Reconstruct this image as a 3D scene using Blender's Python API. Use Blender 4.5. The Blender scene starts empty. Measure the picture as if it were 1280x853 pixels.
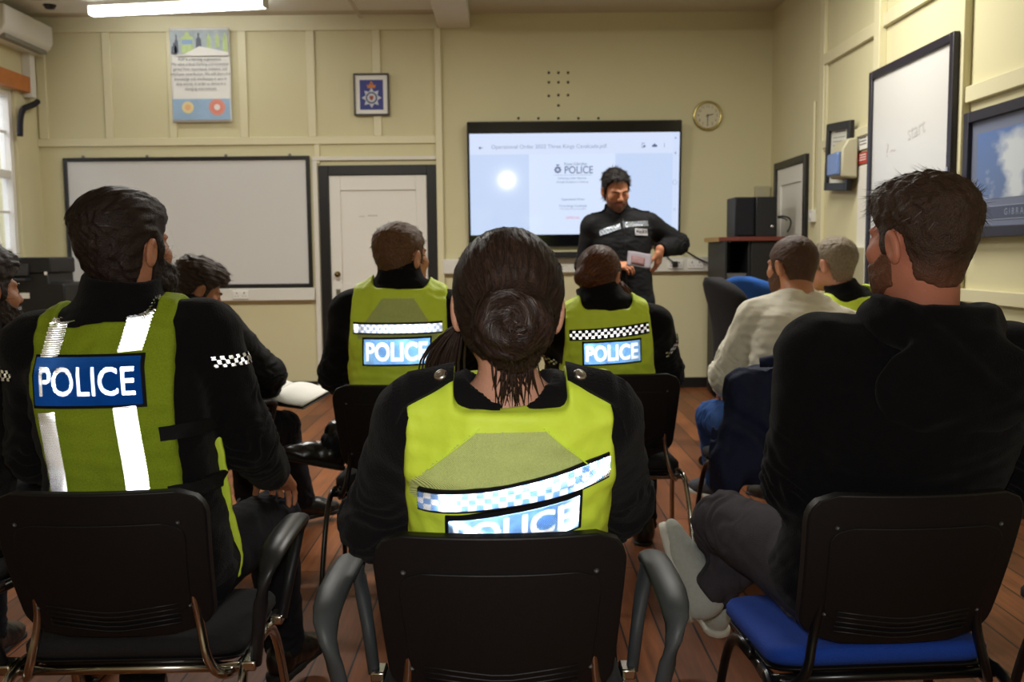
import bpy, bmesh, math, random
import numpy as np
from mathutils import Vector, Matrix, Euler
from concurrent.futures import ThreadPoolExecutor

random.seed(7)
SC = bpy.context.scene
COL = SC.collection
F32 = np.float32
R = math.radians

# ------------------------------------------------------------------ camera model (plain measurement helper)
FPX, CX, CY = 1200.0, 640.0, 426.5
PITCH, ROLL, YAW = math.atan(110/1200.0), 0.010, 0.0035
CAM = np.array((0.0, 0.0, 1.28))
def _axes():
    F = np.array((0, math.cos(PITCH), -math.sin(PITCH))); R0 = np.array((1.0, 0, 0)); U0 = np.array((0, math.sin(PITCH), math.cos(PITCH)))
    Rr = R0*math.cos(ROLL) - U0*math.sin(ROLL); U = U0*math.cos(ROLL) + R0*math.sin(ROLL)
    c, s = math.cos(-YAW), math.sin(-YAW)
    M = np.array(((c, -s, 0), (s, c, 0), (0, 0, 1)))
    return M@F, M@Rr, M@U
AF, AR, AU = _axes()
def at(px, py, Y):
    """world point seen at photo position (px,py) at depth Y"""
    d = AF + AR*((px-CX)/FPX) + AU*((CY-py)/FPX)
    return CAM + d*((Y-CAM[1])/d[1])
def atX(px, py, X):
    d = AF + AR*((px-CX)/FPX) + AU*((CY-py)/FPX)
    return CAM + d*((X-CAM[0])/d[0])
def atZ(px, py, Z):
    d = AF + AR*((px-CX)/FPX) + AU*((CY-py)/FPX)
    return CAM + d*((Z-CAM[2])/d[2])

# ------------------------------------------------------------------ materials
def srgb(*c):
    if len(c) == 1: c = c[0]
    return tuple(((v/255.0)/12.92 if v/255.0 <= 0.04045 else ((v/255.0+0.055)/1.055)**2.4) for v in c)
MATS = {}
def mat(name, col, rough=0.6, metal=0.0, spec=0.5, noise=None, bump=None, emit=None, alpha=None, sheen=0.0, sss=0.0, coat=0.0, weave=None, trans=0.0):
    """noise=(scale, amount) colour mottling; bump=(scale, strength[, stretch xyz]); weave=(scale, strength)"""
    if name in MATS: return MATS[name]
    m = bpy.data.materials.new(name); m.use_nodes = True; MATS[name] = m
    nt = m.node_tree; nd = nt.nodes; b = nd['Principled BSDF']
    b.inputs['Base Color'].default_value = (*col, 1)
    b.inputs['Roughness'].default_value = rough; b.inputs['Metallic'].default_value = metal
    b.inputs['Specular IOR Level'].default_value = spec
    if sheen: b.inputs['Sheen Weight'].default_value = sheen
    if coat: b.inputs['Coat Weight'].default_value = coat; b.inputs['Coat Roughness'].default_value = .05
    if trans: b.inputs['Transmission Weight'].default_value = trans
    if sss:
        b.inputs['Subsurface Weight'].default_value = sss; b.inputs['Subsurface Radius'].default_value = (.012, .005, .003); b.inputs['Subsurface Scale'].default_value = .5
    if emit: b.inputs['Emission Color'].default_value = (*emit[0], 1); b.inputs['Emission Strength'].default_value = emit[1]
    if alpha is not None: b.inputs['Alpha'].default_value = alpha
    tc = nd.new('ShaderNodeTexCoord')
    if noise:
        n = nd.new('ShaderNodeTexNoise'); n.inputs['Scale'].default_value = noise[0]; n.inputs['Detail'].default_value = 4
        nt.links.new(tc.outputs['Object'], n.inputs['Vector'])
        mx = nd.new('ShaderNodeMix'); mx.data_type = 'RGBA'; a = noise[1]
        mx.inputs['A'].default_value = tuple(c*(1-a) for c in col)+(1,); mx.inputs['B'].default_value = tuple(min(1, c*(1+a)) for c in col)+(1,)
        nt.links.new(n.outputs['Fac'], mx.inputs['Factor']); nt.links.new(mx.outputs['Result'], b.inputs['Base Color'])
    if bump:
        n = nd.new('ShaderNodeTexNoise'); n.inputs['Scale'].default_value = bump[0]; n.inputs['Detail'].default_value = 5
        v = tc.outputs['Object']
        if len(bump) > 2:
            mp = nd.new('ShaderNodeMapping'); mp.inputs['Scale'].default_value = bump[2]; nt.links.new(v, mp.inputs['Vector']); v = mp.outputs['Vector']
        nt.links.new(v, n.inputs['Vector'])
        bp = nd.new('ShaderNodeBump'); bp.inputs['Strength'].default_value = bump[1]; bp.inputs['Distance'].default_value = .01
        nt.links.new(n.outputs['Fac'], bp.inputs['Height']); nt.links.new(bp.outputs['Normal'], b.inputs['Normal'])
    if weave:
        w1 = nd.new('ShaderNodeTexWave'); w1.bands_direction = 'DIAGONAL'; w1.inputs['Scale'].default_value = weave[0]; w1.inputs['Distortion'].default_value = .4
        w2 = nd.new('ShaderNodeTexVoronoi'); w2.inputs['Scale'].default_value = weave[0]*2.2
        nt.links.new(tc.outputs['Object'], w1.inputs['Vector']); nt.links.new(tc.outputs['Object'], w2.inputs['Vector'])
        ad = nd.new('ShaderNodeMath'); ad.operation = 'ADD'
        nt.links.new(w1.outputs['Fac'], ad.inputs[0]); nt.links.new(w2.outputs['Distance'], ad.inputs[1])
        bp = nd.new('ShaderNodeBump'); bp.inputs['Strength'].default_value = weave[1]; bp.inputs['Distance'].default_value = .002
        nt.links.new(ad.outputs[0], bp.inputs['Height']); nt.links.new(bp.outputs['Normal'], b.inputs['Normal'])
    return m

# ------------------------------------------------------------------ objects
def link(o, parent=None):
    COL.objects.link(o)
    if parent is not None: o.parent = parent
    return o
def np_mesh(name, V, Fq, smooth=True):
    me = bpy.data.meshes.new(name)
    V = np.asarray(V, F32); Fq = np.asarray(Fq, np.int32); k = Fq.shape[1]
    me.vertices.add(len(V)); me.vertices.foreach_set('co', V.ravel())
    me.loops.add(Fq.size); me.loops.foreach_set('vertex_index', Fq.ravel())
    me.polygons.add(len(Fq)); me.polygons.foreach_set('loop_start', np.arange(0, Fq.size, k, dtype=np.int32))
    me.polygons.foreach_set('use_smooth', np.full(len(Fq), smooth, bool))
    me.update(calc_edges=True); return me
def obj_np(name, V, Fq, m, parent=None, smooth=True):
    me = np_mesh(name, V, Fq, smooth); o = bpy.data.objects.new(name, me)
    for x in (m if isinstance(m, (list, tuple)) else [m]): me.materials.append(x)
    return link(o, parent)
def empty(name, loc=(0, 0, 0), rotz=0.0):
    o = bpy.data.objects.new(name, None); o.location = loc; o.rotation_euler = (0, 0, rotz); o.empty_display_size = .1
    return link(o)
def tag(o, label=None, cat=None, group=None, kind=None):
    if label: o['label'] = label
    if cat: o['category'] = cat
    if group: o['group'] = group
    if kind: o['kind'] = kind
    return o

class MB:
    """collects shapes into one mesh"""
    def __init__(s): s.bm = bmesh.new(); s.slot = 0
    def _add(s, vs, fs, M=None):
        b = [s.bm.verts.new(M@Vector(v) if M is not None else Vector(v)) for v in vs]
        for f in fs:
            try:
                q = s.bm.faces.new([b[i] for i in f]); q.material_index = s.slot
            except ValueError: pass
        return b
    def box(s, lo, hi, M=None):
        x0, y0, z0 = lo; x1, y1, z1 = hi
        v = [(x0,y0,z0),(x1,y0,z0),(x1,y1,z0),(x0,y1,z0),(x0,y0,z1),(x1,y0,z1),(x1,y1,z1),(x0,y1,z1)]
        s._add(v, [(0,3,2,1),(4,5,6,7),(0,1,5,4),(1,2,6,5),(2,3,7,6),(3,0,4,7)], M); return s
    def cbox(s, c, d, M=None):
        return s.box([c[i]-d[i]/2 for i in range(3)], [c[i]+d[i]/2 for i in range(3)], M)
    def prism(s, poly, z0, z1, M=None):
        n = len(poly); v = [(x, y, z0) for x, y in poly]+[(x, y, z1) for x, y in poly]
        s._add(v, [tuple(range(n-1, -1, -1)), tuple(range(n, 2*n))]+[(i, (i+1) % n, n+(i+1) % n, n+i) for i in range(n)], M); return s
    def disc(s, c, r, z0, z1, n=32, M=None, r2=None):
        r2 = r if r2 is None else r2
        v = [(c[0]+r*math.cos(6.28319*i/n), c[1]+r*math.sin(6.28319*i/n), z0) for i in range(n)]+[(c[0]+r2*math.cos(6.28319*i/n), c[1]+r2*math.sin(6.28319*i/n), z1) for i in range(n)]
        s._add(v, [tuple(range(n-1, -1, -1)), tuple(range(n, 2*n))]+[(i, (i+1) % n, n+(i+1) % n, n+i) for i in range(n)], M); return s
    def lathe(s, prof, n=28, M=None):
        v = []; f = []
        for r, z in prof:
            for i in range(n): v.append((r*math.cos(6.28319*i/n), r*math.sin(6.28319*i/n), z))
        for k in range(len(prof)-1):
            for i in range(n): f.append((k*n+i, k*n+(i+1) % n, (k+1)*n+(i+1) % n, (k+1)*n+i))
        s._add(v, f, M); return s
    def tube(s, pts, rad, n=10, ry=None, up=(0, 0, 1), caps=True, smooth_it=2):
        """tube along a polyline; rad number or list; ry second radius for an oval section"""
        P = [Vector(p) for p in pts]
        rr = list(rad) if isinstance(rad, (list, tuple)) else [rad]*len(P)
        for _ in range(smooth_it if len(P) > 2 else 0):
            Q = [P[0]]; q = [rr[0]]
            for i in range(len(P)-1):
                a, b = P[i], P[i+1]
                if i > 0: Q.append(a.lerp(b, .25)); q.append(rr[i]*.75+rr[i+1]*.25)
                if i < len(P)-2: Q.append(a.lerp(b, .75)); q.append(rr[i]*.25+rr[i+1]*.75)
            Q.append(P[-1]); q.append(rr[-1]); P, rr = Q, q
        u = Vector(up); v = []; f = []
        for i, p in enumerate(P):
            t = (P[min(i+1, len(P)-1)]-P[max(i-1, 0)]).normalized()
            a = u.cross(t)
            if a.length < 1e-4: a = Vector((1, 0, 0)).cross(t)
            if a.length < 1e-4: a = Vector((0, 1, 0)).cross(t)
            a.normalize(); b = t.cross(a)
            if ry is None: u = b
            for k in range(n):
                an = 6.28319*k/n; v.append(p+a*(rr[i]*math.cos(an))+b*((ry if ry else rr[i])*math.sin(an)))
        for i in range(len(P)-1):
            for k in range(n): f.append((i*n+k, i*n+(k+1) % n, (i+1)*n+(k+1) % n, (i+1)*n+k))
        if caps: f += [tuple(range(n-1, -1, -1)), tuple(range((len(P)-1)*n, len(P)*n))]
        s._add(v, f); return s
    def grid(s, fn, nu, nv):
        """surface fn(u,v)->xyz, open grid"""
        v = [fn(i/nu, j/nv) for j in range(nv+1) for i in range(nu+1)]
        f = [(j*(nu+1)+i, j*(nu+1)+i+1, (j+1)*(nu+1)+i+1, (j+1)*(nu+1)+i) for j in range(nv) for i in range(nu)]
        s._add(v, f); return s
    def build(s, name, m, parent=None, bevel=0.0, smooth=False, seg=2, solid=0.0):
        me = bpy.data.meshes.new(name); bmesh.ops.recalc_face_normals(s.bm, faces=s.bm.faces); s.bm.to_mesh(me); s.bm.free()
        for x in (m if isinstance(m, (list, tuple)) else [m]): me.materials.append(x)
        o = bpy.data.objects.new(name, me); link(o, parent)
        if solid:
            md = o.modifiers.new('s', 'SOLIDIFY'); md.thickness = solid; md.offset = 0
        if bevel:
            md = o.modifiers.new('b', 'BEVEL'); md.width = bevel; md.segments = seg; md.limit_method = 'ANGLE'; md.angle_limit = R(40)
            md.harden_normals = False
        if smooth or bevel:
            me.polygons.foreach_set('use_smooth', np.ones(len(me.polygons), bool))
            if not smooth or bevel:
                me.set_sharp_from_angle(angle=R(35))
        return o

def rrect(w, h, r, n=6, c=(0, 0)):
    p = []
    for sx, sy, a0 in ((1, 1, 0), (-1, 1, 90), (-1, -1, 180), (1, -1, 270)):
        for k in range(n+1):
            a = R(a0+90*k/n); p.append((c[0]+sx*(w/2-r)+r*math.cos(a), c[1]+sy*(h/2-r)+r*math.sin(a)))
    return p
def text_mesh(body, size, bold=0.0, xs=1.0, align='CENTER', extrude=0.0, space=1.0, line=1.0):
    """flat text as a mesh in XY, returns mesh"""
    cu = bpy.data.curves.new('lettering', 'FONT'); cu.body = body; cu.size = size; cu.align_x = align; cu.align_y = 'CENTER'
    cu.offset = bold*size; cu.extrude = extrude; cu.resolution_u = 4; cu.space_character = space; cu.space_line = line
    o = bpy.data.objects.new('lettering', cu); COL.objects.link(o)
    bpy.context.view_layer.update(); dg = bpy.context.evaluated_depsgraph_get()
    me = bpy.data.meshes.new_from_object(o.evaluated_get(dg)); bpy.data.objects.remove(o); bpy.data.curves.remove(cu)
    if xs != 1.0:
        for v in me.vertices: v.co.x *= xs
    return me
def text_obj(name, body, size, m, parent, M, **k):
    me = text_mesh(body, size, **k); me.name = name; me.materials.clear(); me.materials.append(m)
    me.transform(M); o = bpy.data.objects.new(name, me); return link(o, parent)
def frameM(origin, ex, ey):
    ex = Vector(ex).normalized(); ey = Vector(ey).normalized(); ez = ex.cross(ey)
    M = Matrix((ex, ey, ez)).transposed().to_4x4(); M.translation = Vector(origin); return M
# ------------------------------------------------------------------ implicit surfaces
def smin(a, b, k):
    h = np.maximum(k-np.abs(a-b), 0)/k
    return np.minimum(a, b)-h*h*(k*.25)
def smax(a, b, k): return -smin(-a, -b, k)
def nrm(v): return np.sqrt(np.einsum('ij,ij->i', v, v))
def V3(*a): return np.array(a if len(a) > 1 else a[0], F32)
def unit(v): v = np.asarray(v, float); return v/np.linalg.norm(v)
def rcone(P, a, b, r1, r2):
    a = V3(a); b = V3(b); pa = P-a; ba = b-a
    h = np.clip((pa@ba)/float(ba@ba), 0, 1)
    return nrm(pa-h[:, None]*ba)-(r1+(r2-r1)*h)
def ball(P, c, r): return nrm(P-V3(c))-r
def ell(P, c, r, A=None):
    q = P-V3(c)
    if A is not None: q = q@A
    r = V3(r); k0 = nrm(q/r); k1 = nrm(q/(r*r))
    return k0*(k0-1)/np.maximum(k1, 1e-6)
def rbox(P, c, h, r, A=None):
    q = P-V3(c)
    if A is not None: q = q@A
    q = np.abs(q)-(V3(h)-r)
    return nrm(np.maximum(q, 0))+np.minimum(q.max(axis=1), 0)-r
def rotm(yaw=0, pitch=0, roll=0):
    """columns = right, forward, up; yaw>0 turns to the right (clockwise), pitch>0 looks up, roll>0 tilts to the right"""
    y, p, r = R(yaw), R(pitch), R(roll)
    Rz = np.array(((math.cos(-y), -math.sin(-y), 0), (math.sin(-y), math.cos(-y), 0), (0, 0, 1)))
    Rx = np.array(((1, 0, 0), (0, math.cos(p), -math.sin(p)), (0, math.sin(p), math.cos(p))))
    Ry = np.array(((math.cos(r), 0, math.sin(r)), (0, 1, 0), (-math.sin(r), 0, math.cos(r))))
    return (Rz@Rx@Ry).astype(F32)
_rng = np.random.RandomState(3)
_ND = _rng.randn(64, 3); _ND /= np.linalg.norm(_ND, axis=1)[:, None]; _NP = _rng.rand(64)*6.28
def wob(P, scale, n=5, seed=0, st=(1, 1, 1)):
    """cheap smooth noise about -1..1, wavelength ~scale metres"""
    s = np.zeros(len(P), F32); Q = P*V3(st)
    for i in range(n):
        j = (seed*7+i) % 64; f = 6.28/scale*(.6+.8*i/n)
        s += np.sin(Q@(_ND[j]*f).astype(F32)+_NP[j]+1.3*np.sin(Q@(_ND[(j+9) % 64]*f*.6).astype(F32)))
    return s/n*1.3
def near(P, c, rad, fn, far=None):
    """evaluate fn only for points within rad of c"""
    d = nrm(P-V3(c)); m = d < rad
    out = (d-rad*.8).astype(F32); out = np.maximum(out, .02)
    if m.any(): out[m] = fn(P[m])
    return out
POOL = ThreadPoolExecutor(4)
def mesh_sdf(f, lo, hi, vox, B=8):
    lo = np.asarray(lo, float)-2*vox; hi = np.asarray(hi, float)+2*vox
    nb = np.ceil((hi-lo)/(vox*B)).astype(int); n = nb*B
    bi = np.stack(np.meshgrid(*[np.arange(k) for k in nb], indexing='ij'), -1).reshape(-1, 3)
    cen = (lo+(bi*B+(B-1)/2)*vox).astype(F32)
    d = np.concatenate(list(POOL.map(f, np.array_split(cen, 4)))) if len(cen) > 4000 else f(cen)
    rad = B*vox*.87
    act = np.abs(d) < rad*1.45+.006
    D = np.where(d < 0, -1, 1).astype(F32).reshape(nb)
    V = np.repeat(np.repeat(np.repeat(D, B, 0), B, 1), B, 2)
    ab = bi[act]
    off = np.stack(np.meshgrid(*[np.arange(B)]*3, indexing='ij'), -1).reshape(-1, 3)
    ch = np.array_split(ab, max(1, len(ab)//220))
    def ev(c):
        ix = (c[:, None, :]*B+off[None]).reshape(-1, 3)
        return ix, f((lo+ix*vox).astype(F32))
    for ix, val in POOL.map(ev, ch):
        V[ix[:, 0], ix[:, 1], ix[:, 2]] = val
    ins = V < 0
    c = np.zeros(tuple(k-1 for k in n), np.uint8)
    offs = [(a, b, e) for a in (0, 1) for b in (0, 1) for e in (0, 1)]
    sl = lambda o: tuple(slice(o[i], n[i]-1+o[i]) for i in range(3))
    for o in offs: c += ins[sl(o)]
    cells = np.argwhere((c > 0) & (c < 8))
    idx = np.full(c.shape, -1, np.int32); idx[cells[:, 0], cells[:, 1], cells[:, 2]] = np.arange(len(cells))
    g = {o: V[cells[:, 0]+o[0], cells[:, 1]+o[1], cells[:, 2]+o[2]] for o in offs}
    pos = np.zeros((len(cells), 3)); cnt = np.zeros(len(cells))
    for ax in range(3):
        for o in offs:
            if o[ax]: continue
            o2 = list(o); o2[ax] = 1; a, b = g[o], g[tuple(o2)]
            m = (a < 0) != (b < 0); t = np.where(m, a/np.where(m, a-b, 1), 0)
            p = np.array(o, float)[None].repeat(len(cells), 0); p[:, ax] += t
            pos += p*m[:, None]; cnt += m
    W = (cells+pos/cnt[:, None])*vox+lo
    Q = []
    for ax in range(3):
        a1, a2 = (ax+1) % 3, (ax+2) % 3
        s0 = [slice(None)]*3; s1 = [slice(None)]*3; s0[ax] = slice(0, -1); s1[ax] = slice(1, None)
        e = np.argwhere(ins[tuple(s0)] != ins[tuple(s1)])
        e = e[(e[:, a1] >= 1) & (e[:, a2] >= 1) & (e[:, a1] < n[a1]-1) & (e[:, a2] < n[a2]-1)]
        def gi(d1, d2):
            q = e.copy(); q[:, a1] += d1; q[:, a2] += d2; return idx[q[:, 0], q[:, 1], q[:, 2]]
        q = np.stack([gi(-1, -1), gi(0, -1), gi(0, 0), gi(-1, 0)], 1)
        fl = ~ins[e[:, 0], e[:, 1], e[:, 2]]; q[fl] = q[fl][:, ::-1]; Q.append(q)
    Q = np.concatenate(Q); Q = Q[(Q >= 0).all(1)]
    return W.astype(F32), Q
def grad(f, P, e=.002):
    g = np.stack([f(P+V3(*(e if i == k else 0 for i in range(3))))-f(P-V3(*(e if i == k else 0 for i in range(3)))) for k in range(3)], 1)
    return g/np.maximum(nrm(g), 1e-9)[:, None]
def march(f, O, Dn, far=1.0, it=60):
    t = np.zeros(len(O), F32); P = O.copy()
    for _ in range(it):
        d = f(P); t += d*.75; P = O+Dn*t[:, None]
    return P, np.abs(f(P)) < .004
def snap(f, O, Dn, P, ok):
    """rays that slid past the cloth are pulled sideways on to its nearest point"""
    if ok.all(): return P
    t = np.einsum('ij,ij->i', P-O, Dn); tm = np.median(t[ok]) if ok.any() else .3
    P = P.copy(); b = ~ok; q = O[b]+Dn[b]*tm
    for _ in range(12): q = q-grad(f, q, .004)*f(q)[:, None]*.8
    P[b] = q; return P
def sdf_obj(name, f, lo, hi, vox, m, parent, extra=None):
    W, Q = mesh_sdf(f, lo, hi, vox)
    if extra is not None:
        # extra triangles strands: append as degenerate-free quads
        w2, q2 = extra(W); Q = np.concatenate([Q, q2+len(W)]); W = np.concatenate([W, w2])
    return obj_np(name, W, Q, m, parent)
# ------------------------------------------------------------------ people
def head_sdf(q, ears=True):
    q = q.copy(); q[:, 0] = np.abs(q[:, 0])
    d = smin(ell(q, (0, -.018, .035), (.074, .097, .084)), ell(q, (0, .028, -.028), (.059, .066, .083)), .03)
    d = smin(d, ell(q, (0, .030, -.064), (.051, .056, .043)), .025)
    d = smin(d, ball(q, (0, .074, -.092), .018), .022)
    d = smin(d, ball(q, (.043, .060, -.018), .021), .02)
    d = smin(d, rcone(q, (.010, .089, .022), (.046, .071, .025), .008, .007), .014)
    d = smin(d, rcone(q, (0, .090, .016), (0, .113, -.021), .006, .0105), .012)
    d = smin(d, ball(q, (.011, .099, -.026), .0085), .008)
    d = smax(d, -ball(q, (.031, .101, .003), .017), .012)
    d = smin(d, ball(q, (.031, .076, .003), .0135), .004)
    d = smin(d, ell(q, (0, .086, -.053), (.023, .011, .0062)), .005)
    d = smin(d, ell(q, (0, .085, -.063), (.019, .011, .0072)), .005)
    d = smax(d, -ell(q, (0, .100, -.058), (.025, .013, .0016)), .004)
    if ears:
        A = rotm(-18, -12, 8)
        e = ell(q, (.080, -.010, -.004), (.0095, .021, .034), A)
        e = smax(e, -ell(q, (.091, -.004, -.002), (.009, .011, .021), A), .007)
        d = smin(d, e, .008)
    return d
HL_SHORT = ((-.13, -.100), (-.075, -.082), (-.045, -.066), (-.036, -.030), (-.026, .018), (-.004, .030), (.008, .020), (.013, -.018), (.027, -.022), (.034, .022), (.050, .038), (.070, .060), (.13, .070))
def hair_sdf(style):
    hl = np.array(style.get('line', HL_SHORT), float)
    top, side, nape = style.get('top', .016), style.get('side', .008), style.get('nape', .003)
    amp, sc = style.get('amp', .003), style.get('scale', .012); st = style.get('stretch', (1, .35, 1)); vol = style.get('front', 0)
    seed = style.get('seed', 1)
    def f(q):
        a = q.copy(); a[:, 0] = np.abs(a[:, 0])
        d = smin(ell(a, (0, -.018, .035), (.074, .097, .084)), ell(a, (0, -.03, -.05), (.056, .055, .06)), .04)
        d = smin(d, ell(a, (0, .028, -.010), (.061, .067, .078)), .03)
        z = q[:, 2]
        k = np.clip((z-.035)/.06, 0, 1); k2 = np.clip((z+.09)/.08, 0, 1)
        th = (nape+(side-nape)*k2)*(1-k)+top*k
        if vol: th = th+vol*np.clip((q[:, 1]-.02)/.06, 0, 1)*k
        th = th+amp*wob(q, sc, 6, seed, st)*np.clip(th/.010, .1, 1)+.5*amp*wob(q, sc*3.1, 4, seed+2)
        reg = np.interp(q[:, 1], hl[:, 0], hl[:, 1])-z+.004*wob(q, .02, 4, seed+4)
        d = smax(d-th, reg, .012)
        for e in style.get('extra', ()): d = e(q, d)
        return d
    return f
def beard_sdf(q, th=.012, full=True):
    a = q.copy(); a[:, 0] = np.abs(a[:, 0])
    d = head_sdf(q, False)
    zt = np.interp(q[:, 1], (.0, .014, .028, .05, .075, .095, .12), (-.03, .0, -.012, -.034, -.042, -.036, -.036))
    t = th*(.45+.55*np.clip((-q[:, 2]-.02)/.06, 0, 1))*(1+.25*wob(q, .012, 5, 2))
    d = smax(d-t, q[:, 2]-zt, .008)
    d = smax(d, np.interp(q[:, 1], (.02, .05, .1), (-.085, -.105, -.125))-q[:, 2], .01)
    d = smax(d, .008-q[:, 1]-.25*(-q[:, 2]-.03), .006)
    return smax(d, -ell(a, (0, .10, -.0585), (.024, .03, .0105)), .004)
def hand_sdf(P, W, d, n, s, curl=(28, 38, 25), spread=3, thumb=(.75, .62, .22), curls=None):
    """W wrist, d finger direction, n back-of-hand normal, s towards the thumb"""
    W, d, n, s = (np.asarray(v, float) for v in (W, d, n, s)); A = np.stack([s, d, n], 1).astype(F32)
    r = rbox(P, W+d*.050, (.041, .046, .0135), .0125, A)
    r = smin(r, rcone(P, W-d*.01, W+d*.03, .026, .027), .02)
    for i, (o, L, b) in enumerate(((.031, .070, .088), (.0105, .079, .094), (-.0105, .073, .091), (-.030, .058, .083))):
        p = W+d*b+s*o-n*.001; a = R((1.5-i)*spread); ang = 0.0
        cu = curls[i] if curls else curl
        fd = d*math.cos(a)+s*math.sin(a); ra = .0088-.0008*(i == 3)
        for k, fr in enumerate((.46, .30, .24)):
            ang += R(cu[k]); dr = fd*math.cos(ang)-n*math.sin(ang); e = p+dr*L*fr
            r = smin(r, rcone(P, p, e, ra, ra-.0009), .004); p = e; ra -= .0009
    p = W+d*.024+s*.030-n*.004; td = unit(d*thumb[0]+s*thumb[1]-n*thumb[2])
    e = p+td*.044; r = smin(r, rcone(P, p, e, .014, .0105), .012)
    t2 = unit(td*.8+d*.5-n*.25); r = smin(r, rcone(P, e, e+t2*.034, .0102, .0082), .004)
    return r

TM = dict(t=(0, .12, .3, .5, .7, .82, .92, 1.0),
          w=(.150, .178, .166, .158, .170, .172, .120, .056),
          b=(.095, .118, .104, .100, .116, .112, .082, .050),
          f=(.080, .112, .122, .120, .120, .104, .068, .042))
TF = dict(t=(0, .12, .3, .5, .7, .82, .92, 1.0),
          w=(.150, .180, .158, .140, .148, .150, .105, .048),
          b=(.095, .118, .098, .088, .100, .098, .074, .044),
          f=(.080, .108, .108, .105, .125, .108, .062, .038))
class Torso:
    def __init__(s, P0, P2, bow, tab, bulk, tilt, twist, hips=(1, 0, 0)):
        s.P0, s.P2 = np.array(P0, float), np.array(P2, float); s.L = float(np.linalg.norm(s.P2-s.P0)); s.u = (s.P2-s.P0)/s.L; s.bow = bow
        rs = np.array((math.cos(R(twist)), -math.sin(R(twist)), math.sin(R(tilt))), float)
        rs -= s.u*(rs@s.u); s.rs = unit(rs); rh = np.array(hips, float); rh -= s.u*(rh@s.u); s.rh = unit(rh)
        s.tab = {k: np.array(v) for k, v in tab.items()}; s.bulk = bulk
    def C(s, t):
        f = np.cross(s.u, s.r(t)); return s.P0+s.u*(s.L*t)-f*(s.bow*4*t*(1-t))
    def r(s, t): return unit(s.rh+(s.rs-s.rh)*min(1, max(0, t*1.1)))
    def f(s, t): return np.cross(s.u, s.r(t))
    def pt(s, x, t, back): return s.C(t)+s.r(t)*x-s.f(t)*back
    def loft(s, P, gw=0, gd=0, gf=None):
        gf = gd if gf is None else gf
        q = P-V3(s.P0); sz = q@V3(s.u); t = np.clip(sz/s.L, 0, 1)
        k = np.minimum(1, t*1.1)[:, None]; r = V3(s.rh)+(V3(s.rs)-V3(s.rh))*k; r /= nrm(r)[:, None]
        f = np.cross(np.broadcast_to(V3(s.u), r.shape), r)
        v = q-V3(s.u)*(s.L*t)[:, None]; x = np.einsum('ij,ij->i', v, r); y = np.einsum('ij,ij->i', v, f)+s.bow*4*t*(1-t)
        w = np.interp(t, s.tab['t'], s.tab['w'])*s.bulk+gw
        dp = np.where(y < 0, np.interp(t, s.tab['t'], s.tab['b'])*s.bulk+gd, np.interp(t, s.tab['t'], s.tab['f'])*s.bulk+gf)
        n = 2.5; a = np.abs(x)/w; b = np.abs(y)/dp
        rr = np.power(np.power(a, n)+np.power(b, n)+1e-9, 1/n)
        d = np.sqrt(x*x+y*y)*(1-1/np.maximum(rr, .05)); d = np.where(rr < .05, -np.minimum(w, dp), d)
        e = np.maximum(-sz, sz-s.L)
        return np.where(e > 0, np.sqrt(np.maximum(d, 0)**2+e*e), smax(d, e, .05)).astype(F32)
    def lat(s, P):
        """lateral x, axial s(0..1), forward y coordinates"""
        q = P-V3(s.P0); t = (q@V3(s.u))/s.L; k = np.clip(t*1.1, 0, 1)[:, None]
        r = V3(s.rh)+(V3(s.rs)-V3(s.rh))*k; r /= nrm(r)[:, None]; f = np.cross(np.broadcast_to(V3(s.u), r.shape), r)
        return np.einsum('ij,ij->i', q-V3(s.u)*(t*s.L)[:, None], r), t, np.einsum('ij,ij->i', q, f)+s.bow*4*np.clip(t, 0, 1)*(1-np.clip(t, 0, 1))

SKIN = {}
def skin_mat(name, rgb, stubble=0):
    return mat(name, srgb(*rgb), rough=.5, noise=(30, .10), bump=(220, .12), sss=.12, spec=.35)
def hair_mat(name, rgb, skin=None, z0=-.08, z1=-.02):
    if name in MATS: return MATS[name]
    m = mat(name, srgb(*rgb), rough=.5, spec=.28, noise=(160, .4), bump=(300, .4))
    m['rgb'] = srgb(*rgb)
    if skin:
        nt = m.node_tree; nd = nt.nodes; b = nd['Principled BSDF']; src = b.inputs['Base Color'].links[0].from_socket
        tc = nd.new('ShaderNodeTexCoord'); sx = nd.new('ShaderNodeSeparateXYZ'); mr = nd.new('ShaderNodeMapRange'); nz = nd.new('ShaderNodeTexNoise'); nz.inputs['Scale'].default_value = 60
        ad = nd.new('ShaderNodeMath'); ad.operation = 'MULTIPLY_ADD'; ad.inputs[1].default_value = .03
        nt.links.new(tc.outputs['Object'], sx.inputs[0]); nt.links.new(tc.outputs['Object'], nz.inputs['Vector'])
        nt.links.new(nz.outputs['Fac'], ad.inputs[0]); nt.links.new(sx.outputs['Z'], ad.inputs[2]); nt.links.new(ad.outputs[0], mr.inputs['Value'])
        mr.inputs['From Min'].default_value = z0; mr.inputs['From Max'].default_value = z1; mr.inputs['To Min'].default_value = .25; mr.inputs['To Max'].default_value = 1
        mx = nd.new('ShaderNodeMix'); mx.data_type = 'RGBA'; mx.inputs['A'].default_value = (*srgb(*skin), 1)
        nt.links.new(mr.outputs['Result'], mx.inputs['Factor']); nt.links.new(src, mx.inputs['B']); nt.links.new(mx.outputs['Result'], b.inputs['Base Color'])
    return m
def hair_set(m):
    """the hair material with a darker and a lighter strand colour beside it"""
    out = [m]; c = m.get('rgb')
    for nm, k, rg in (('dark', .45, .5), ('light', 1.7, .42)): out.append(mat(m.name+'_'+nm+'_strand', tuple(min(1, v*k) for v in c), rough=rg, spec=.35))
    return out
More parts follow.
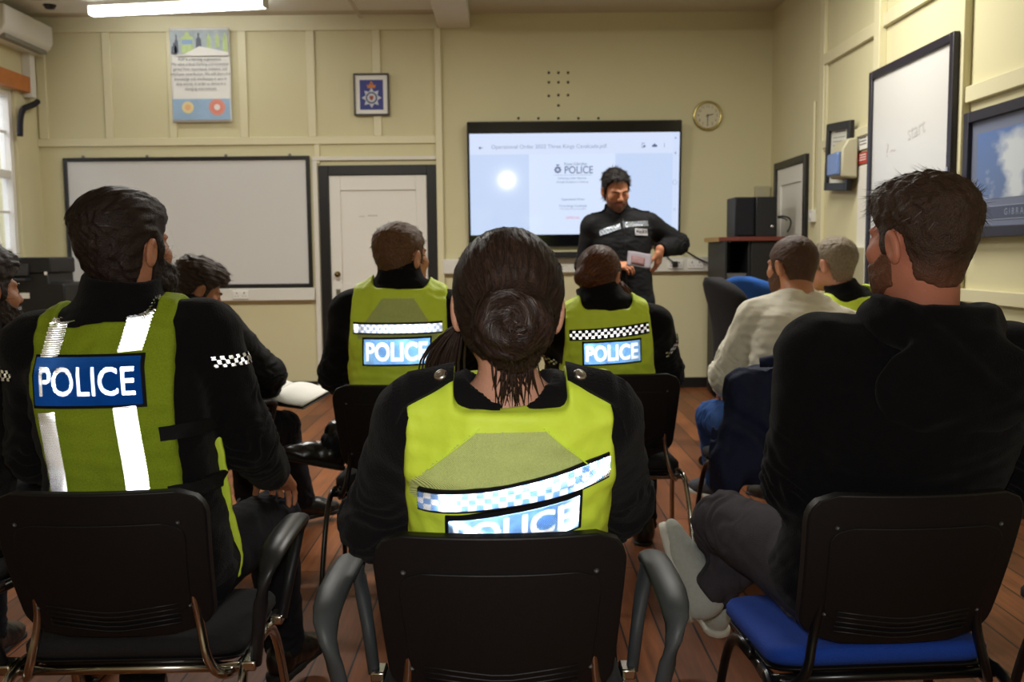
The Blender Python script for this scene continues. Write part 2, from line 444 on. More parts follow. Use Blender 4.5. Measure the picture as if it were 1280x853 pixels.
def strands(W, f, n, length, width, flow, rng, segs=3, lift=.35, thick_at=None, stick=None, amp=.4):
    """thin hair ribbons growing from surface points W of field f"""
    i = rng.randint(0, len(W), n); p = W[i].astype(F32)
    if thick_at is not None:
        k = rng.rand(n) < thick_at(p); p = p[k]; n = len(p)
    N = grad(f, p); p = p-N*.0015; d = flow(p, N)+rng.randn(n, 3).astype(F32)*amp*.5
    d -= N*np.einsum('ij,ij->i', d, N)[:, None]; d /= np.maximum(nrm(d), 1e-6)[:, None]
    L = length*(.6+.8*rng.rand(n)).astype(F32); sd = np.cross(d, N); V = []; cur = p
    lf = lift*(.3+rng.rand(n).astype(F32))
    for k in range(segs+1):
        wd = width*(1-.85*k/segs); V += [cur-sd*wd/2, cur+sd*wd/2]
        if k < segs:
            dd = d+N*lf[:, None]*(1-1.6*k/segs if stick else 1); dd /= nrm(dd)[:, None]; cur = cur+dd*(L/segs)[:, None]
            if stick:
                dv = f(cur); Nn = grad(f, cur); cur = cur-Nn*(dv-stick*(.3+k/segs))[:, None]
                d2 = flow(cur, Nn); d2 -= Nn*np.einsum('ij,ij->i', d2, Nn)[:, None]; d2 /= np.maximum(nrm(d2), 1e-6)[:, None]
                d = d*.6+d2*.4; N = Nn; sd = np.cross(d, N); sd /= np.maximum(nrm(sd), 1e-6)[:, None]
    m = 2*(segs+1); Vv = np.stack(V, 1).reshape(-1, 3); base = (np.arange(n)*m)[:, None]
    Q = np.concatenate([base+np.array([[2*k, 2*k+1, 2*k+3, 2*k+2]]) for k in range(segs)])
    return Vv.astype(F32), Q.astype(np.int32)
def flow_short(p, N):
    d = np.stack([p[:, 0]*2.0, np.where(p[:, 2] > .05, .09, -.02)+p[:, 1]*.2, np.where(p[:, 2] > .09, 0, -.10)+0*p[:, 0]], 1)
    return (d/np.maximum(nrm(d), 1e-6)[:, None]).astype(F32)

NPERS = [0]
class Person:
    def __init__(s, sp):
        s.sp = sp; NPERS[0] += 1; s.rng = np.random.RandomState(100+NPERS[0])
        x, y = sp['root']; hd = sp.get('heading', 0); s.vox = sp.get('vox', .005)
        s.root = empty('person', (x, y, 0), -R(hd)); tag(s.root, sp['label'], 'person', sp.get('group'))
        c, sn = math.cos(R(hd)), math.sin(R(hd)); s.Mi = np.array(((c, -sn, 0), (sn, c, 0), (0, 0, 1)))   # world -> local
        s.o = np.array((x, y, 0.0)); s.hd = hd
        s.female = sp.get('female', False); bulk = sp.get('bulk', 1.0)
        s.P0 = np.array(sp.get('p0', (0, 0, .476))) ; s.N = s.L(sp['neck'])
        s.T = Torso(s.P0, s.N, sp.get('bow', .03), TF if s.female else TM, bulk, sp.get('tilt', 0), sp.get('twist', 0))
        T = s.T; sw = sp.get('sw', .165 if s.female else .185)
        s.A = rotm(*[a-(hd if i == 0 else 0) for i, a in enumerate(sp.get('head', (0, 0, 0)))]); s.H = s.L(sp['headc']); s.hs = sp.get('hs', .95 if s.female else 1.0)
        s.S = {}; s.E = {}; s.W = {}; s.K = {}; s.An = {}; s.Hp = {}
        for sg, k in ((-1, 'l'), (1, 'r')):
            s.S[k] = T.pt(sg*sw, sp.get('st', .90), -.01+sp.get('sback', 0))+np.array((0, 0, sp.get('sz', 0)))
            l1, l2 = sp.get('arm', (.285, .255))
            e = s.L(sp['e'+k]); s.E[k] = s.S[k]+unit(e-s.S[k])*l1
            w = s.L(sp['w'+k]); s.W[k] = s.E[k]+unit(w-s.E[k])*l2
            s.Hp[k] = s.P0+np.array((sg*.092, .02, .085))
            if 'k'+k in sp:
                kn = s.L(sp['k'+k]); s.K[k] = s.Hp[k]+unit(kn-s.Hp[k])*sp.get('thigh', .42)
                an = s.L(sp['a'+k]); s.An[k] = s.K[k]+unit(an-s.K[k])*sp.get('shin', .405)
            else:
                ft = sp.get('ft', 0); s.K[k] = s.Hp[k]+unit((sg*.10, .40, .0))*.41
                s.An[k] = np.array((s.K[k][0]+sg*.01, s.K[k][1]+ft*(.08), .085))
        s.skin = skin_mat(sp.get('skinname', 'skin_fair'), sp.get('skin', (205, 150, 122)))
        s.bulk = bulk
    def L(s, p): return s.Mi@(np.asarray(p, float)-s.o)
    def q(s, P): return ((P-V3(s.H))@s.A)/F32(s.hs)
    def hw(s, v): return s.H+s.A.astype(float)@(np.array(v)*s.hs)
    # ---- fields
    def clav(s, P, g):
        T = s.T; d = None
        for sg, k in ((-1, 'l'), (1, 'r')):
            a = T.pt(sg*.045, .945, -.0); c = rcone(P, a, s.S[k], .050+g, .058*min(1.1, s.bulk)+g*.9); d = c if d is None else np.minimum(d, c)
        return d
    def f_body(s):
        T = s.T; b = s.bulk; sp = s.sp
        nb = T.C(.93); nh = s.hw((0, -.022, -.055)); nr = sp.get('neckr', .047 if s.female else .056)
        def f(P):
            d = T.loft(P, -.008, -.008); d = smin(d, s.clav(P, -.010), .04)
            for k in 'lr':
                d = smin(d, rcone(P, s.S[k], s.E[k], .049*b, .037*b), .02)
                d = smin(d, rcone(P, s.E[k], s.W[k], .036*b, .026), .01)
                d = smin(d, rcone(P, s.Hp[k], s.K[k], .083*b, .056), .03)
                d = smin(d, rcone(P, s.K[k], s.An[k], .053, .036), .01)
                fa = s.foot(k)[0]; d = smin(d, rcone(P, s.An[k], s.An[k]+fa[:, 1]*.13-fa[:, 2]*.045, .030, .024), .02)
                hd = s.hand(k); W = s.W[k]; dd = unit(hd[0])
                d = smin(d, near(P, W+dd*.08, .17, lambda p, k=k, hd=hd: hand_sdf(p, s.W[k], *hd[:3], **hd[3])), .008)
            d = smin(d, rcone(P, nb, nh, nr*1.08, nr), .025)
            hh = near(P, s.H, .26, lambda p: head_sdf(s.q(p))*s.hs)
            return smin(d, hh, .022)
        return f
    def hand(s, k):
        sg = 1 if k == 'r' else -1
        o = s.sp.get('hand'+k)
        if o: d, n = np.array(o[0], float), np.array(o[1], float); kw = o[2] if len(o) > 2 else {}
        else: d, n, kw = unit(s.W[k]-s.E[k]), np.array((0, 0, 1.0)), {}
        d = unit(d); n = unit(n-d*(n@d)); t = np.cross(d, n)     # fingers forward, back up -> d x n = right
        return d, n, -sg*t, kw
    def foot(s, k):
        sg = 1 if k == 'r' else -1
        o = s.sp.get('foot'+k)
        if o: fw, up = unit(o[0]), np.array(o[1], float)
        else: fw, up = unit((sg*.15, 1, 0)), np.array((0, 0, 1.0))
        up = unit(up-fw*(up@fw)); rt = np.cross(fw, up); return np.stack([rt, fw, up], 1), sg
    def f_jacket(s, sleeves=True, gw=.020, gd=.016, gf=.022, hem=.06, collar=.045, cuff=0.0, wr=.0045, slg=.020, seed=0, collar_r=None):
        T = s.T; b = s.bulk; sp = s.sp
        cd = unit(s.hw((0, -.022, -.05))-T.C(.95)); ca = T.C(.955); cb = ca+cd*(.06+collar); colv = collar
        cr = collar_r or (.066 if s.female else .074)
        def f(P):
            d = T.loft(P, gw, gd, gf); d = smin(d, s.clav(P, .012), .05)
            w = wob(P, .11, 6, seed, (1, 1, 2.2))*wr+wob(P, .045, 5, seed+3, (1, 1, 1.6))*wr*.35
            d = d+w
            d = smax(d, T.L*hem-(P-V3(s.P0))@V3(T.u), .02)
            if sleeves:
                for i, k in enumerate('lr'):
                    S, E, W = s.S[k], s.E[k], s.W[k]
                    a = smin(rcone(P, S, E, .060*b+slg*.75, .046*b+slg), rcone(P, E, W, .046*b+slg, .033+slg*.8), .03)
                    ee = np.exp(-((P-V3(E))**2).sum(1)/.018)
                    ax = unit(W-S); tt = P@V3(ax)
                    a = a+wr*.8*wob(P, .07, 5, seed+5+i)+ee*.005*np.sin(tt*150+6*wob(P, .09, 3, seed+8))
                    wd = unit(W-E); a = smax(a, (P-V3(W))@V3(wd)+.012+cuff, .012)
                    d = smin(d, a, .028)
            if collar != 0:
                c = rcone(P, ca-cd*.02, cb, cr+.010, cr)
                c = smax(c, (P-V3(cb))@V3(unit(cd*.9+T.f(1)*(-.25)))-.0+.010*0, .010); d = smin(d, c+.3*w, .022)
                d = smax(d, -near(P, cb+cd*.02, .2, lambda p: rcone(p, cb-cd*.012, cb+cd*.2, cr-.012, cr-.006)), .006)
            return d
        return f
    def f_trousers(s, g=.016, wr=.004, seed=1, waist=.22, cut=.0):
        T = s.T; b = s.bulk
        def f(P):
            d = T.loft(P, .010, .008); d = smax(d, (P-V3(s.P0))@V3(T.u)-T.L*waist, .02)
            for k in 'lr':
                H, K, A = s.Hp[k], s.K[k], s.An[k]
                kk = rcone(P, H, K, .090*b+g*.6, .060+g); sh = rcone(P, K, A, .057+g, .042+g*.9)
                e = smin(kk, sh, .03); ek = np.exp(-((P-V3(K))**2).sum(1)/.02)+np.exp(-((P-V3(A))**2).sum(1)/.012)
                e = e+wr*wob(P, .09, 6, seed)+ek*.004*np.sin((P@V3(unit(A-H)))*120+5*wob(P, .08, 3, seed+2))
                wd = unit(A-K); e = smax(e, (P-V3(A))@V3(wd)-.028+cut, .008)
                d = smin(d, e, .035)
            return d
        return f
    # ---- build
    def bounds(s, pts, m): a = np.array(pts); return a.min(0)-m, a.max(0)+m
    def allpts(s): return [s.P0, s.N, *s.S.values(), *s.E.values(), *s.W.values()]
    def build_body(s):
        f = s.f_body(); lo, hi = s.bounds(s.allpts()+[s.H, *s.K.values(), *s.An.values(), *[s.An[k]+s.foot(k)[0][:, 1]*.15-s.foot(k)[0][:, 2]*.05 for k in 'lr'], *[s.W[k]+unit(s.hand(k)[0])*.12 for k in 'lr']], .15)
        W, Q = mesh_sdf(f, lo, hi, s.vox)
        lips = mat('lips_muted_rose', srgb(160, 96, 84), rough=.45)
        o = obj_np('body', W, Q, [s.skin, lips], s.root)
        q = s.q(W[Q].mean(1)); sel = (np.abs(q[:, 0]) < .0225) & (q[:, 1] > .082) & (np.abs(q[:, 2]+.058) < .0095-.15*np.abs(q[:, 0]))
        o.data.polygons.foreach_set('material_index', sel.astype(np.int32)); s.body = o; return o
    def head_part(s, name, f, m, vox=.003, lo=(-.13, -.16, -.15), hi=(.13, .15, .17), parent=None, fuzz=None):
        W, Q = mesh_sdf(f, lo, hi, vox); W0 = len(W); ids = [np.zeros(len(Q), np.int32)]
        if fuzz is not None:
            for fz in (fuzz if isinstance(fuzz, list) else [fuzz]):
                w2, q2 = strands(W[:W0], f, rng=s.rng, **fz); sg_ = fz.get('segs', 3); ids.append(np.tile(s.rng.choice([0, 1, 2], len(q2)//sg_, p=[.30, .42, .28]), sg_).astype(np.int32)); Q = np.concatenate([Q, q2+len(W)]); W = np.concatenate([W, w2])
        o = obj_np(name, W, Q, hair_set(m) if fuzz is not None else m, parent or s.root)
        if fuzz is not None: o.data.polygons.foreach_set('material_index', np.concatenate(ids))
        M = Matrix([[*(s.A[i].astype(float)*s.hs), s.H[i]] for i in range(3)]+[[0, 0, 0, 1]])
        o.matrix_local = M if parent is None else parent.matrix_local.inverted()@M
        return o
    def eyes(s, brow_mat, closed=False):
        M = Matrix([[*(s.A[i].astype(float)*s.hs), s.H[i]] for i in range(3)]+[[0, 0, 0, 1]])
        for sg in (-1, 1):
            b = MB(); b.slot = 0
            if not closed:
                b.lathe([(0.0001, .0006)]+[(.0105*math.sin(R(a)), .0105*math.cos(R(a))-.0105) for a in (8, 16, 24, 32, 42)], 16, frameM((sg*.031, .0905, .002), (1, 0, 0), (0, 0, 1)))
                b.slot = 1; b.disc((0, 0), .0052, -.001, .0006, 16, frameM((sg*.031, .0908, .002), (1, 0, 0), (0, 0, 1)))
                for v in b.bm.verts: v.co.y = .0905-(abs(v.co.y-.0905))
                e = b.build('eye', [mat('eye_white', (.75, .72, .68), rough=.2), mat('iris_dark', srgb(50, 34, 24), rough=.15)], s.root, smooth=True); e.matrix_local = M
            b = MB(); b.tube([(sg*.013, .0985, .020), (sg*.030, .0945, .0265), (sg*.047, .078, .022)], [.0038, .0036, .0018], 8, up=(0, 1, 0))
            e = b.build('eyebrow', brow_mat, s.root, smooth=True); e.matrix_local = M
    def shoes(s, name, m, sole_m, boot=False, sole_t=.022):
        for k in 'lr':
            A, sg = s.foot(k); An = s.An[k]
            def f(P, A=A, An=An, sg=sg):
                q = (P-V3(An))@A.astype(F32); q = q*V3(sg, 1, 1)
                d = smin(ell(q, (0, -.028, -.035), (.039, .050, .062)), ell(q, (.004, .115, -.060), (.047, .085, .036)), .05)
                d = smin(d, ell(q, (.0, .05, -.038), (.038, .075, .045)), .04)
                if boot: d = smin(d, rcone(q, (0, -.012, -.03), (0, -.012, .06), .048, .050), .03)
                d = smax(d, -.083-q[:, 2], .006)
                if not boot: d = smax(d, -rcone(q, (0, -.01, .0), (0, -.01, .1), .030, .034), .006)
                return d+.0012*wob(P, .03, 4, 4)
            c = An+A[:, 1]*.05
            o = sdf_obj(name, f, c-.20, c+.20, .005, m, s.root)
            def g(P, A=A, An=An, sg=sg):
                q = (P-V3(An))@A.astype(F32); q = q*V3(sg, 1, 1); z = np.abs(q[:, 2]+.083+sole_t/2-.012)-sole_t/2
                q2 = q.copy(); q2[:, 2] = 0
                d2 = smin(rcone(q2, (0, -.038, 0), (0, .03, 0), .040, .036), rcone(q2, (0, .03, 0), (.006, .150, 0), .036, .046), .03)
                return smax(d2, z, .006)
            sdf_obj('sole', g, c-.20, c+.20, .005, sole_m, o)
    # ---- things laid on clothing
    def project(s, f, xs, ts, lift, wrap=None):
        """points of a back panel: x across, t up the torso (fraction), shot forwards on to field f"""
        T = s.T; xs = np.asarray(xs, float).ravel(); ts = np.asarray(ts, float).ravel()
        O = np.array([T.pt(x, t, .40) for x, t in zip(xs, ts)], F32); Dn = np.array([T.f(t) for t in ts], F32)
        if wrap is not None: O = O+0
        if s.sp.get('front'): O = np.array([T.pt(x, t, -.40) for x, t in zip(xs, ts)], F32); Dn = -Dn
        P, ok = march(f, O, Dn); P = snap(f, O, Dn, P, ok); N = grad(f, P, .004); return P+N*np.asarray(lift, F32).reshape(-1, 1) if np.ndim(lift) else P+N*lift, ok, N
    def patch(s, name, parent, f, grid_xt, m, lift=.004, uvs=(1, 1), thick=.004):
        """grid_xt (nv+1, nu+1, 2) of (x,t)"""
        g = np.asarray(grid_xt, float); nv, nu = g.shape[0]-1, g.shape[1]-1
        P, ok, N = s.project(f, g[..., 0], g[..., 1], lift); B = P-N*thick
        return s.sheet(name, parent, P, B, nu, nv, m, uvs)
    def sheet(s, name, parent, P, B, nu, nv, m, uvs=(1, 1)):
        n = (nu+1)*(nv+1); V = np.concatenate([P, B]); Q = []
        I = lambda i, j: j*(nu+1)+i
        for j in range(nv):
            for i in range(nu): Q.append((I(i, j), I(i+1, j), I(i+1, j+1), I(i, j+1))); Q.append((n+I(i, j+1), n+I(i+1, j+1), n+I(i+1, j), n+I(i, j)))
        for i in range(nu): Q.append((I(i, 0), n+I(i, 0), n+I(i+1, 0), I(i+1, 0))); Q.append((I(i+1, nv), n+I(i+1, nv), n+I(i, nv), I(i, nv)))
        for j in range(nv): Q.append((I(0, j+1), n+I(0, j+1), n+I(0, j), I(0, j))); Q.append((I(nu, j), n+I(nu, j), n+I(nu, j+1), I(nu, j+1)))
        o = obj_np(name, V, Q, m, parent)
        uv = o.data.uv_layers.new(name='UVMap'); li = np.zeros(len(o.data.loops), np.int32); o.data.loops.foreach_get('vertex_index', li); li = li % n
        co = np.stack([(li % (nu+1))/nu*uvs[0], (li//(nu+1))/nv*uvs[1]], 1).astype(F32); uv.data.foreach_set('uv', co.ravel()); o.data.set_sharp_from_angle(angle=R(50)); return o
    def retro(s, name, parent, f, grid_xt, m, pitch=.0028, lift=.003, uvs=(1, 1), word=None, fill=(.9, .7), bold=.03):
        """prismatic reflective sheet: a field of small cube corners; word: faces inside the lettering take the second material"""
        g = np.asarray(grid_xt, float); nv, nu = g.shape[0]-1, g.shape[1]-1
        P, ok, N = s.project(f, g[..., 0], g[..., 1], lift)
        if s.sp.get('front'): pass
        return s.prisms(name, parent, P, N, nu, nv, m, pitch, uvs, word, fill, bold)
    def prisms(s, name, parent, P, N, nu, nv, m, pitch=.0028, uvs=(1, 1), word=None, fill=(.9, .7), bold=.03):
        P = P.reshape(nv+1, nu+1, 3); N = N.reshape(nv+1, nu+1, 3)
        Wd = float(nrm(P[nv//2, 1:]-P[nv//2, :-1]).sum()); Hd = float(nrm(P[1:, nu//2]-P[:-1, nu//2]).sum())
        e = [np.array((math.cos(R(a)), math.sin(R(a)), 1/math.sqrt(2)))*pitch*math.sqrt(2/3) for a in (90, 210, 330)]
        a, b = e[0]-e[1], e[1]-e[2]; n = int((Wd+Hd)/pitch)+4
        ij = np.stack(np.meshgrid(np.arange(-n, n), np.arange(-n, n), indexing='ij'), -1).reshape(-1, 2)
        c = ij[:, :1]*a+ij[:, 1:]*b; r = pitch*.8
        c = c[(c[:, 0] > r) & (c[:, 0] < Wd-r) & (c[:, 1] > r) & (c[:, 1] < Hd-r)]
        bl_ = lambda A, u, v: (lambda i0, j0: ((A[j0, i0]*(1-(u-i0))[:, None]+A[j0, i0+1]*(u-i0)[:, None])*(1-(v-j0))[:, None]+(A[j0+1, i0]*(1-(u-i0))[:, None]+A[j0+1, i0+1]*(u-i0)[:, None])*(v-j0)[:, None]))(np.minimum(u.astype(int), nu-1), np.minimum(v.astype(int), nv-1))
        u = c[:, 0]/Wd*nu; v = c[:, 1]/Hd*nv; Pc = bl_(P, u, v); Nc = bl_(N, u, v); Nc /= nrm(Nc)[:, None]
        tu = bl_(P, np.minimum(u+.2, nu-1e-4), v)-bl_(P, np.maximum(u-.2, 0), v); tu -= Nc*np.einsum('ij,ij->i', tu, Nc)[:, None]; tu /= nrm(tu)[:, None]; tv = bl_(P, u, np.minimum(v+.2, nv-1e-4))-bl_(P, u, np.maximum(v-.2, 0)); tv -= Nc*np.einsum('ij,ij->i', tv, Nc)[:, None]; tv -= tu*np.einsum('ij,ij->i', tv, tu)[:, None]; tv /= nrm(tv)[:, None]
        offs = np.array([np.zeros(3), e[0], e[0]+e[1], e[1], e[1]+e[2], e[2], e[2]+e[0]])*1.03
        V3d = Pc[:, None, :]+tu[:, None, :]*offs[None, :, 0:1]+tv[:, None, :]*offs[None, :, 1:2]+Nc[:, None, :]*offs[None, :, 2:3]
        V = (c[:, None, :]*np.array((1, 1, 0))+offs[None]*np.array((1, 1, 1))).reshape(-1, 3)
        Q = (np.arange(len(c))[:, None, None]*7+np.array([[0, 1, 2, 3], [0, 3, 4, 5], [0, 5, 6, 1]])[None]).reshape(-1, 4).astype(np.int32)
        o = obj_np(name, V3d.reshape(-1, 3), Q, m, parent, smooth=False)
        uv = o.data.uv_layers.new(name='UVMap'); cen = V[Q].mean(1); co = np.repeat(np.stack([cen[:, 0]/Wd*uvs[0], cen[:, 1]/Hd*uvs[1]], 1), 4, 0).astype(F32); uv.data.foreach_set('uv', co.ravel())
        if word:
            from mathutils.bvhtree import BVHTree
            me = text_mesh(word, 1.0, bold=bold); vs = [x.co.copy() for x in me.vertices]; x0, x1 = min(x.x for x in vs), max(x.x for x in vs); y0, y1 = min(x.y for x in vs), max(x.y for x in vs)
            t = BVHTree.FromPolygons([(((x.x-x0)/(x1-x0)-.5)*fill[0]*Wd+Wd/2, ((x.y-y0)/(y1-y0)-.5)*fill[1]*Hd+Hd/2, 0) for x in vs], [tuple(p.vertices) for p in me.polygons])
            ins = np.array([t.ray_cast(Vector((x, y, 1)), Vector((0, 0, -1)))[0] is not None for x, y, _ in cen], np.int32); o.data.polygons.foreach_set('material_index', ins)
        return o
    def letters(s, name, parent, f, body, xt, width, height, m, lift=.006, bold=.02, fill=(.88, .66)):
        """flat lettering bent on to field f; xt(u,v) maps 0..1 panel coordinates to (x,t)"""
        me = text_mesh(body, 1.0, bold=bold); bm = bmesh.new(); bm.from_mesh(me)
        xs = [v.co.x for v in bm.verts]; ys = [v.co.y for v in bm.verts]; x0, x1, y0, y1 = min(xs), max(xs), min(ys), max(ys)
        for v in bm.verts: v.co = ((v.co.x-x0)/(x1-x0), (v.co.y-y0)/(y1-y0), 0)
        for i in range(1, 30): bmesh.ops.bisect_plane(bm, geom=bm.verts[:]+bm.edges[:]+bm.faces[:], plane_co=(i/30, 0, 0), plane_no=(1, 0, 0))
        for i in range(1, 6): bmesh.ops.bisect_plane(bm, geom=bm.verts[:]+bm.edges[:]+bm.faces[:], plane_co=(0, i/6, 0), plane_no=(0, 1, 0))
        uv = np.array([(v.co.x, v.co.y) for v in bm.verts]); g = np.array([xt(.5+(u-.5)*fill[0], .5+(v-.5)*fill[1]) for u, v in uv])
        P, ok, N = s.project(f, g[:, 0], g[:, 1], lift)
        for v, p in zip(bm.verts, P): v.co = p
        bm.to_mesh(me); bm.free(); me.name = name; me.materials.clear(); me.materials.append(m)
        o = bpy.data.objects.new(name, me); return link(o, parent)
    def band(s, name, parent, f, A, Bp, a0, a1, along, width, m, lift=.003, uvs=(1, 1), nu=24, nv=6, ref=None, skew=0.0):
        """strip round a sleeve: axis A->B, from angle a0 to a1 (deg, about the axis from ref), at distance `along` from A"""
        A = np.array(A, float); Bp = np.array(Bp, float); ax = unit(Bp-A); rf = np.array(ref, float); rf = unit(rf-ax*(rf@ax)); tg = np.cross(ax, rf)
        O = []; D = []
        for j in range(nv+1):
            for i in range(nu+1):
                an = R(a0+(a1-a0)*i/nu); dr = rf*math.cos(an)+tg*math.sin(an)
                p = A+ax*(along+width*(j/nv-.5)+skew*(i/nu-.5)); O.append(p+dr*.25); D.append(-dr)
        O = np.array(O, F32); D = np.array(D, F32); P, ok = march(f, O, D); P = snap(f, O, D, P, ok); N = grad(f, P, .004)
        return s.prisms(name, parent, P+N*lift, N, nu, nv, m, .0024, uvs)
def grid_rect(x0, x1, t0, t1, nu, nv, rot=0.0, L=.6):
    """rows of (x,t); rot slants the rectangle (rise in metres over its width)"""
    return np.array([[(x0+(x1-x0)*i/nu, t0+(t1-t0)*j/nv+rot*(i/nu-.5)/L) for i in range(nu+1)] for j in range(nv+1)])
# ------------------------------------------------------------------ cast
RR, RM = .19, .9
HL_UP = ((-.13, -.100), (-.075, -.082), (-.045, -.066), (-.036, -.030), (-.026, .018), (-.004, .030), (.008, .022), (.013, .002), (.022, .000), (.028, .034), (.042, .058), (.060, .086), (.13, .094))
M_black_cloth = mat('black_fleece_cloth', srgb(15, 14, 17), rough=.92, spec=.15, noise=(40, .25), bump=(260, .35), sheen=.05)
M_black_shell = mat('black_softshell', srgb(14, 14, 17), rough=.75, spec=.25, noise=(30, .2), bump=(120, .2))
M_navy_trs = mat('dark_navy_trouser_cloth', srgb(22, 23, 30), rough=.88, spec=.2, noise=(30, .2), bump=(300, .3))
M_hoodie = mat('black_jersey', srgb(14, 13, 15), rough=.95, spec=.1, noise=(50, .2), bump=(320, .3), sheen=.05)
M_jeans_grey = mat('washed_black_denim', srgb(66, 62, 68), rough=.9, spec=.15, noise=(26, .35), bump=(380, .35))
M_jeans_blue = mat('blue_denim', srgb(46, 78, 134), rough=.88, spec=.15, noise=(22, .32), bump=(380, .35))
M_cream_knit = mat('cream_sweatshirt', srgb(236, 232, 216), rough=.95, spec=.1, noise=(40, .06), bump=(300, .25), sheen=.05)
M_leather = mat('black_polished_leather', srgb(16, 15, 16), rough=.28, spec=.5, bump=(90, .08))
M_rubber = mat('black_rubber_sole', srgb(18, 17, 17), rough=.8)
M_canvas = mat('light_grey_canvas', srgb(178, 182, 176), rough=.9, noise=(120, .1), bump=(300, .3))
M_white_rubber = mat('off_white_rubber', srgb(206, 206, 196), rough=.6)
M_suede = mat('charcoal_suede', srgb(58, 60, 66), rough=.95, noise=(80, .2))
M_hv = mat('fluorescent_yellow_polyester', (.74, .98, .075), rough=.55, spec=.3, noise=(18, .08), bump=(60, .12))
M_hv_mesh = mat('fluorescent_yellow_mesh', (.33, .45, .022), rough=.7, spec=.25, noise=(300, .35), weave=(170, .6))
M_hv_mesh2 = mat('pale_yellow_green_mesh', (.68, .85, .28), rough=.7, spec=.25, noise=(420, .30), weave=(220, .6))
M_retro = mat('silver_reflective_tape', (.93, .94, .97), rough=RR, metal=RM)
M_white_l = mat('white_reflective_lettering', (.92, .92, .93), rough=.5, metal=.0)
M_white_r = mat('white_prismatic_lettering', (.93, .94, .97), rough=RR, metal=RM)
M_blue_p = mat('royal_blue_reflective_panel', srgb(18, 110, 205), rough=.45, metal=.3, noise=(60, .12))
M_paleblue_p = mat('pale_blue_reflective_panel', srgb(176, 204, 238), rough=RR, metal=RM, noise=(14, .35))
M_silver = mat('silver_metal', (.65, .65, .66), rough=.28, metal=1.0)
def checker_mat(name, c1, c2, rough=RR, metal=RM):
    m = mat(name, c1, rough=rough, metal=metal); nt = m.node_tree; nd = nt.nodes
    uv = nd.new('ShaderNodeUVMap'); ck = nd.new('ShaderNodeTexChecker'); ck.inputs['Scale'].default_value = 1
    ck.inputs['Color1'].default_value = (*c1, 1); ck.inputs['Color2'].default_value = (*c2, 1)
    ad = nd.new('ShaderNodeVectorMath'); ad.operation = 'ADD'; ad.inputs[1].default_value = (.0003, .0003, .5)
    nt.links.new(uv.outputs['UV'], ad.inputs[0]); nt.links.new(ad.outputs[0], ck.inputs['Vector']); nt.links.new(ck.outputs['Color'], nd['Principled BSDF'].inputs['Base Color']); return m
M_chk_bw = checker_mat('black_white_checks', (.92, .92, .92), srgb(16, 16, 20))
M_chk_blue = checker_mat('white_pale_blue_checks', (.93, .94, .96), srgb(176, 204, 238))
M_chk_pale = checker_mat('white_grey_checks', (.93, .94, .96), srgb(205, 214, 230))

def hi_vis(p, fj, arm, hem, neck, name_mats, thick=.012, side=True, neckz=.0, seed=3):
    """sleeveless over-vest on a jacket field; arm(t)=half width at height t; neck=(width, drop) of the neckline"""
    T = p.T; at_, aw = np.array(arm).T
    base0 = p.f_jacket(sleeves=False, collar=0, hem=.02); base = lambda P: smin(base0(P), rcone(P, T.pt(-.06, .94, .035), T.pt(.06, .94, .035), .034, .034), .04)
    drop = neck[1]; flat0 = p.f_jacket(sleeves=False, collar=0, hem=.02, wr=.0006); flat = lambda P: smin(flat0(P), rcone(P, T.pt(-.06, .94, .035), T.pt(.06, .94, .035), .034, .034), .04)
    def f(P, b=base, wv=.002):
        d = b(P)-thick
        x, t, y = T.lat(P)
        d = smax(d, (np.abs(x)-np.interp(t, at_, aw)), .008)
        d = smax(d, (hem-t)*T.L, .008)
        n = rbox(P, T.pt(0, 1.06, neck[2] if len(neck) > 2 else .0), (neck[0], .125, drop+.025), min(neck[0], drop)*.8, np.stack([T.r(1), T.f(1), T.u], 1).astype(F32))
        d = smax(d, -n, .008); d = smax(d, -rcone(P, T.pt(0, .88, -.012), T.pt(0, 1.1, -.02), .066, .080), .008)
        return d+wv*wob(P, .06, 4, seed)
    fs = lambda P: f(P, flat, 0)-.004
    lo, hi = p.bounds([p.P0, p.N, p.S['l'], p.S['r']], .24)
    W, Q = mesh_sdf(f, lo, hi, min(p.vox, .004))
    o = obj_np('hi_vis_vest', W, Q, name_mats, p.root)
    return o, fs, W, Q
def panel(p, vest, f, x0, x1, t0, t1, rot, pm, lm, border=True, lift=.003, fill=(.88, .66), bold=.02):
    L = p.T.L
    if border: p.patch('panel_border', vest, f, grid_rect(x0-.005, x1+.005, t0-.005/L, t1+.005/L, 20, 8, rot*1.04, L), M_black_shell, lift=lift-.0012, thick=.006)
    xt = lambda u, v: (x0+(x1-x0)*u, t0+(t1-t0)*v+rot*(u-.5)/L)
    if lm is M_white_r:
        return p.retro('name_panel', vest, f, grid_rect(x0, x1, t0, t1, 24, 8, rot, L), [pm, lm], pitch=.0019, lift=lift, word='POLICE', fill=fill, bold=bold)
    pa = p.patch('name_panel', vest, f, grid_rect(x0, x1, t0, t1, 24, 8, rot, L), pm, lift=lift, thick=.004)
    p.letters('lettering', vest, f, 'POLICE', xt, x1-x0, (t1-t0)*L, lm, lift=lift+.0016, fill=fill, bold=bold); return pa
def check_strip(p, vest, f, x0, x1, t0, t1, rot, m, nx, ny=3, lift=.003, curve=0):
    L = p.T.L
    g = grid_rect(x0, x1, t0, t1, 30, 4, rot, L); gb = grid_rect(x0, x1, t0-.004/L, t1+.004/L, 30, 4, rot, L)
    for G in (g, gb): G[..., 1] += curve*(1-((G[..., 0]-(x0+x1)/2)/((x1-x0)/2))**2)/L
    p.patch('strip_border', vest, f, gb, M_black_shell, lift=lift-.0014, thick=.006)
    p.retro('checked_strip', vest, f, g, m, lift=lift, uvs=(nx, ny), pitch=.0022)
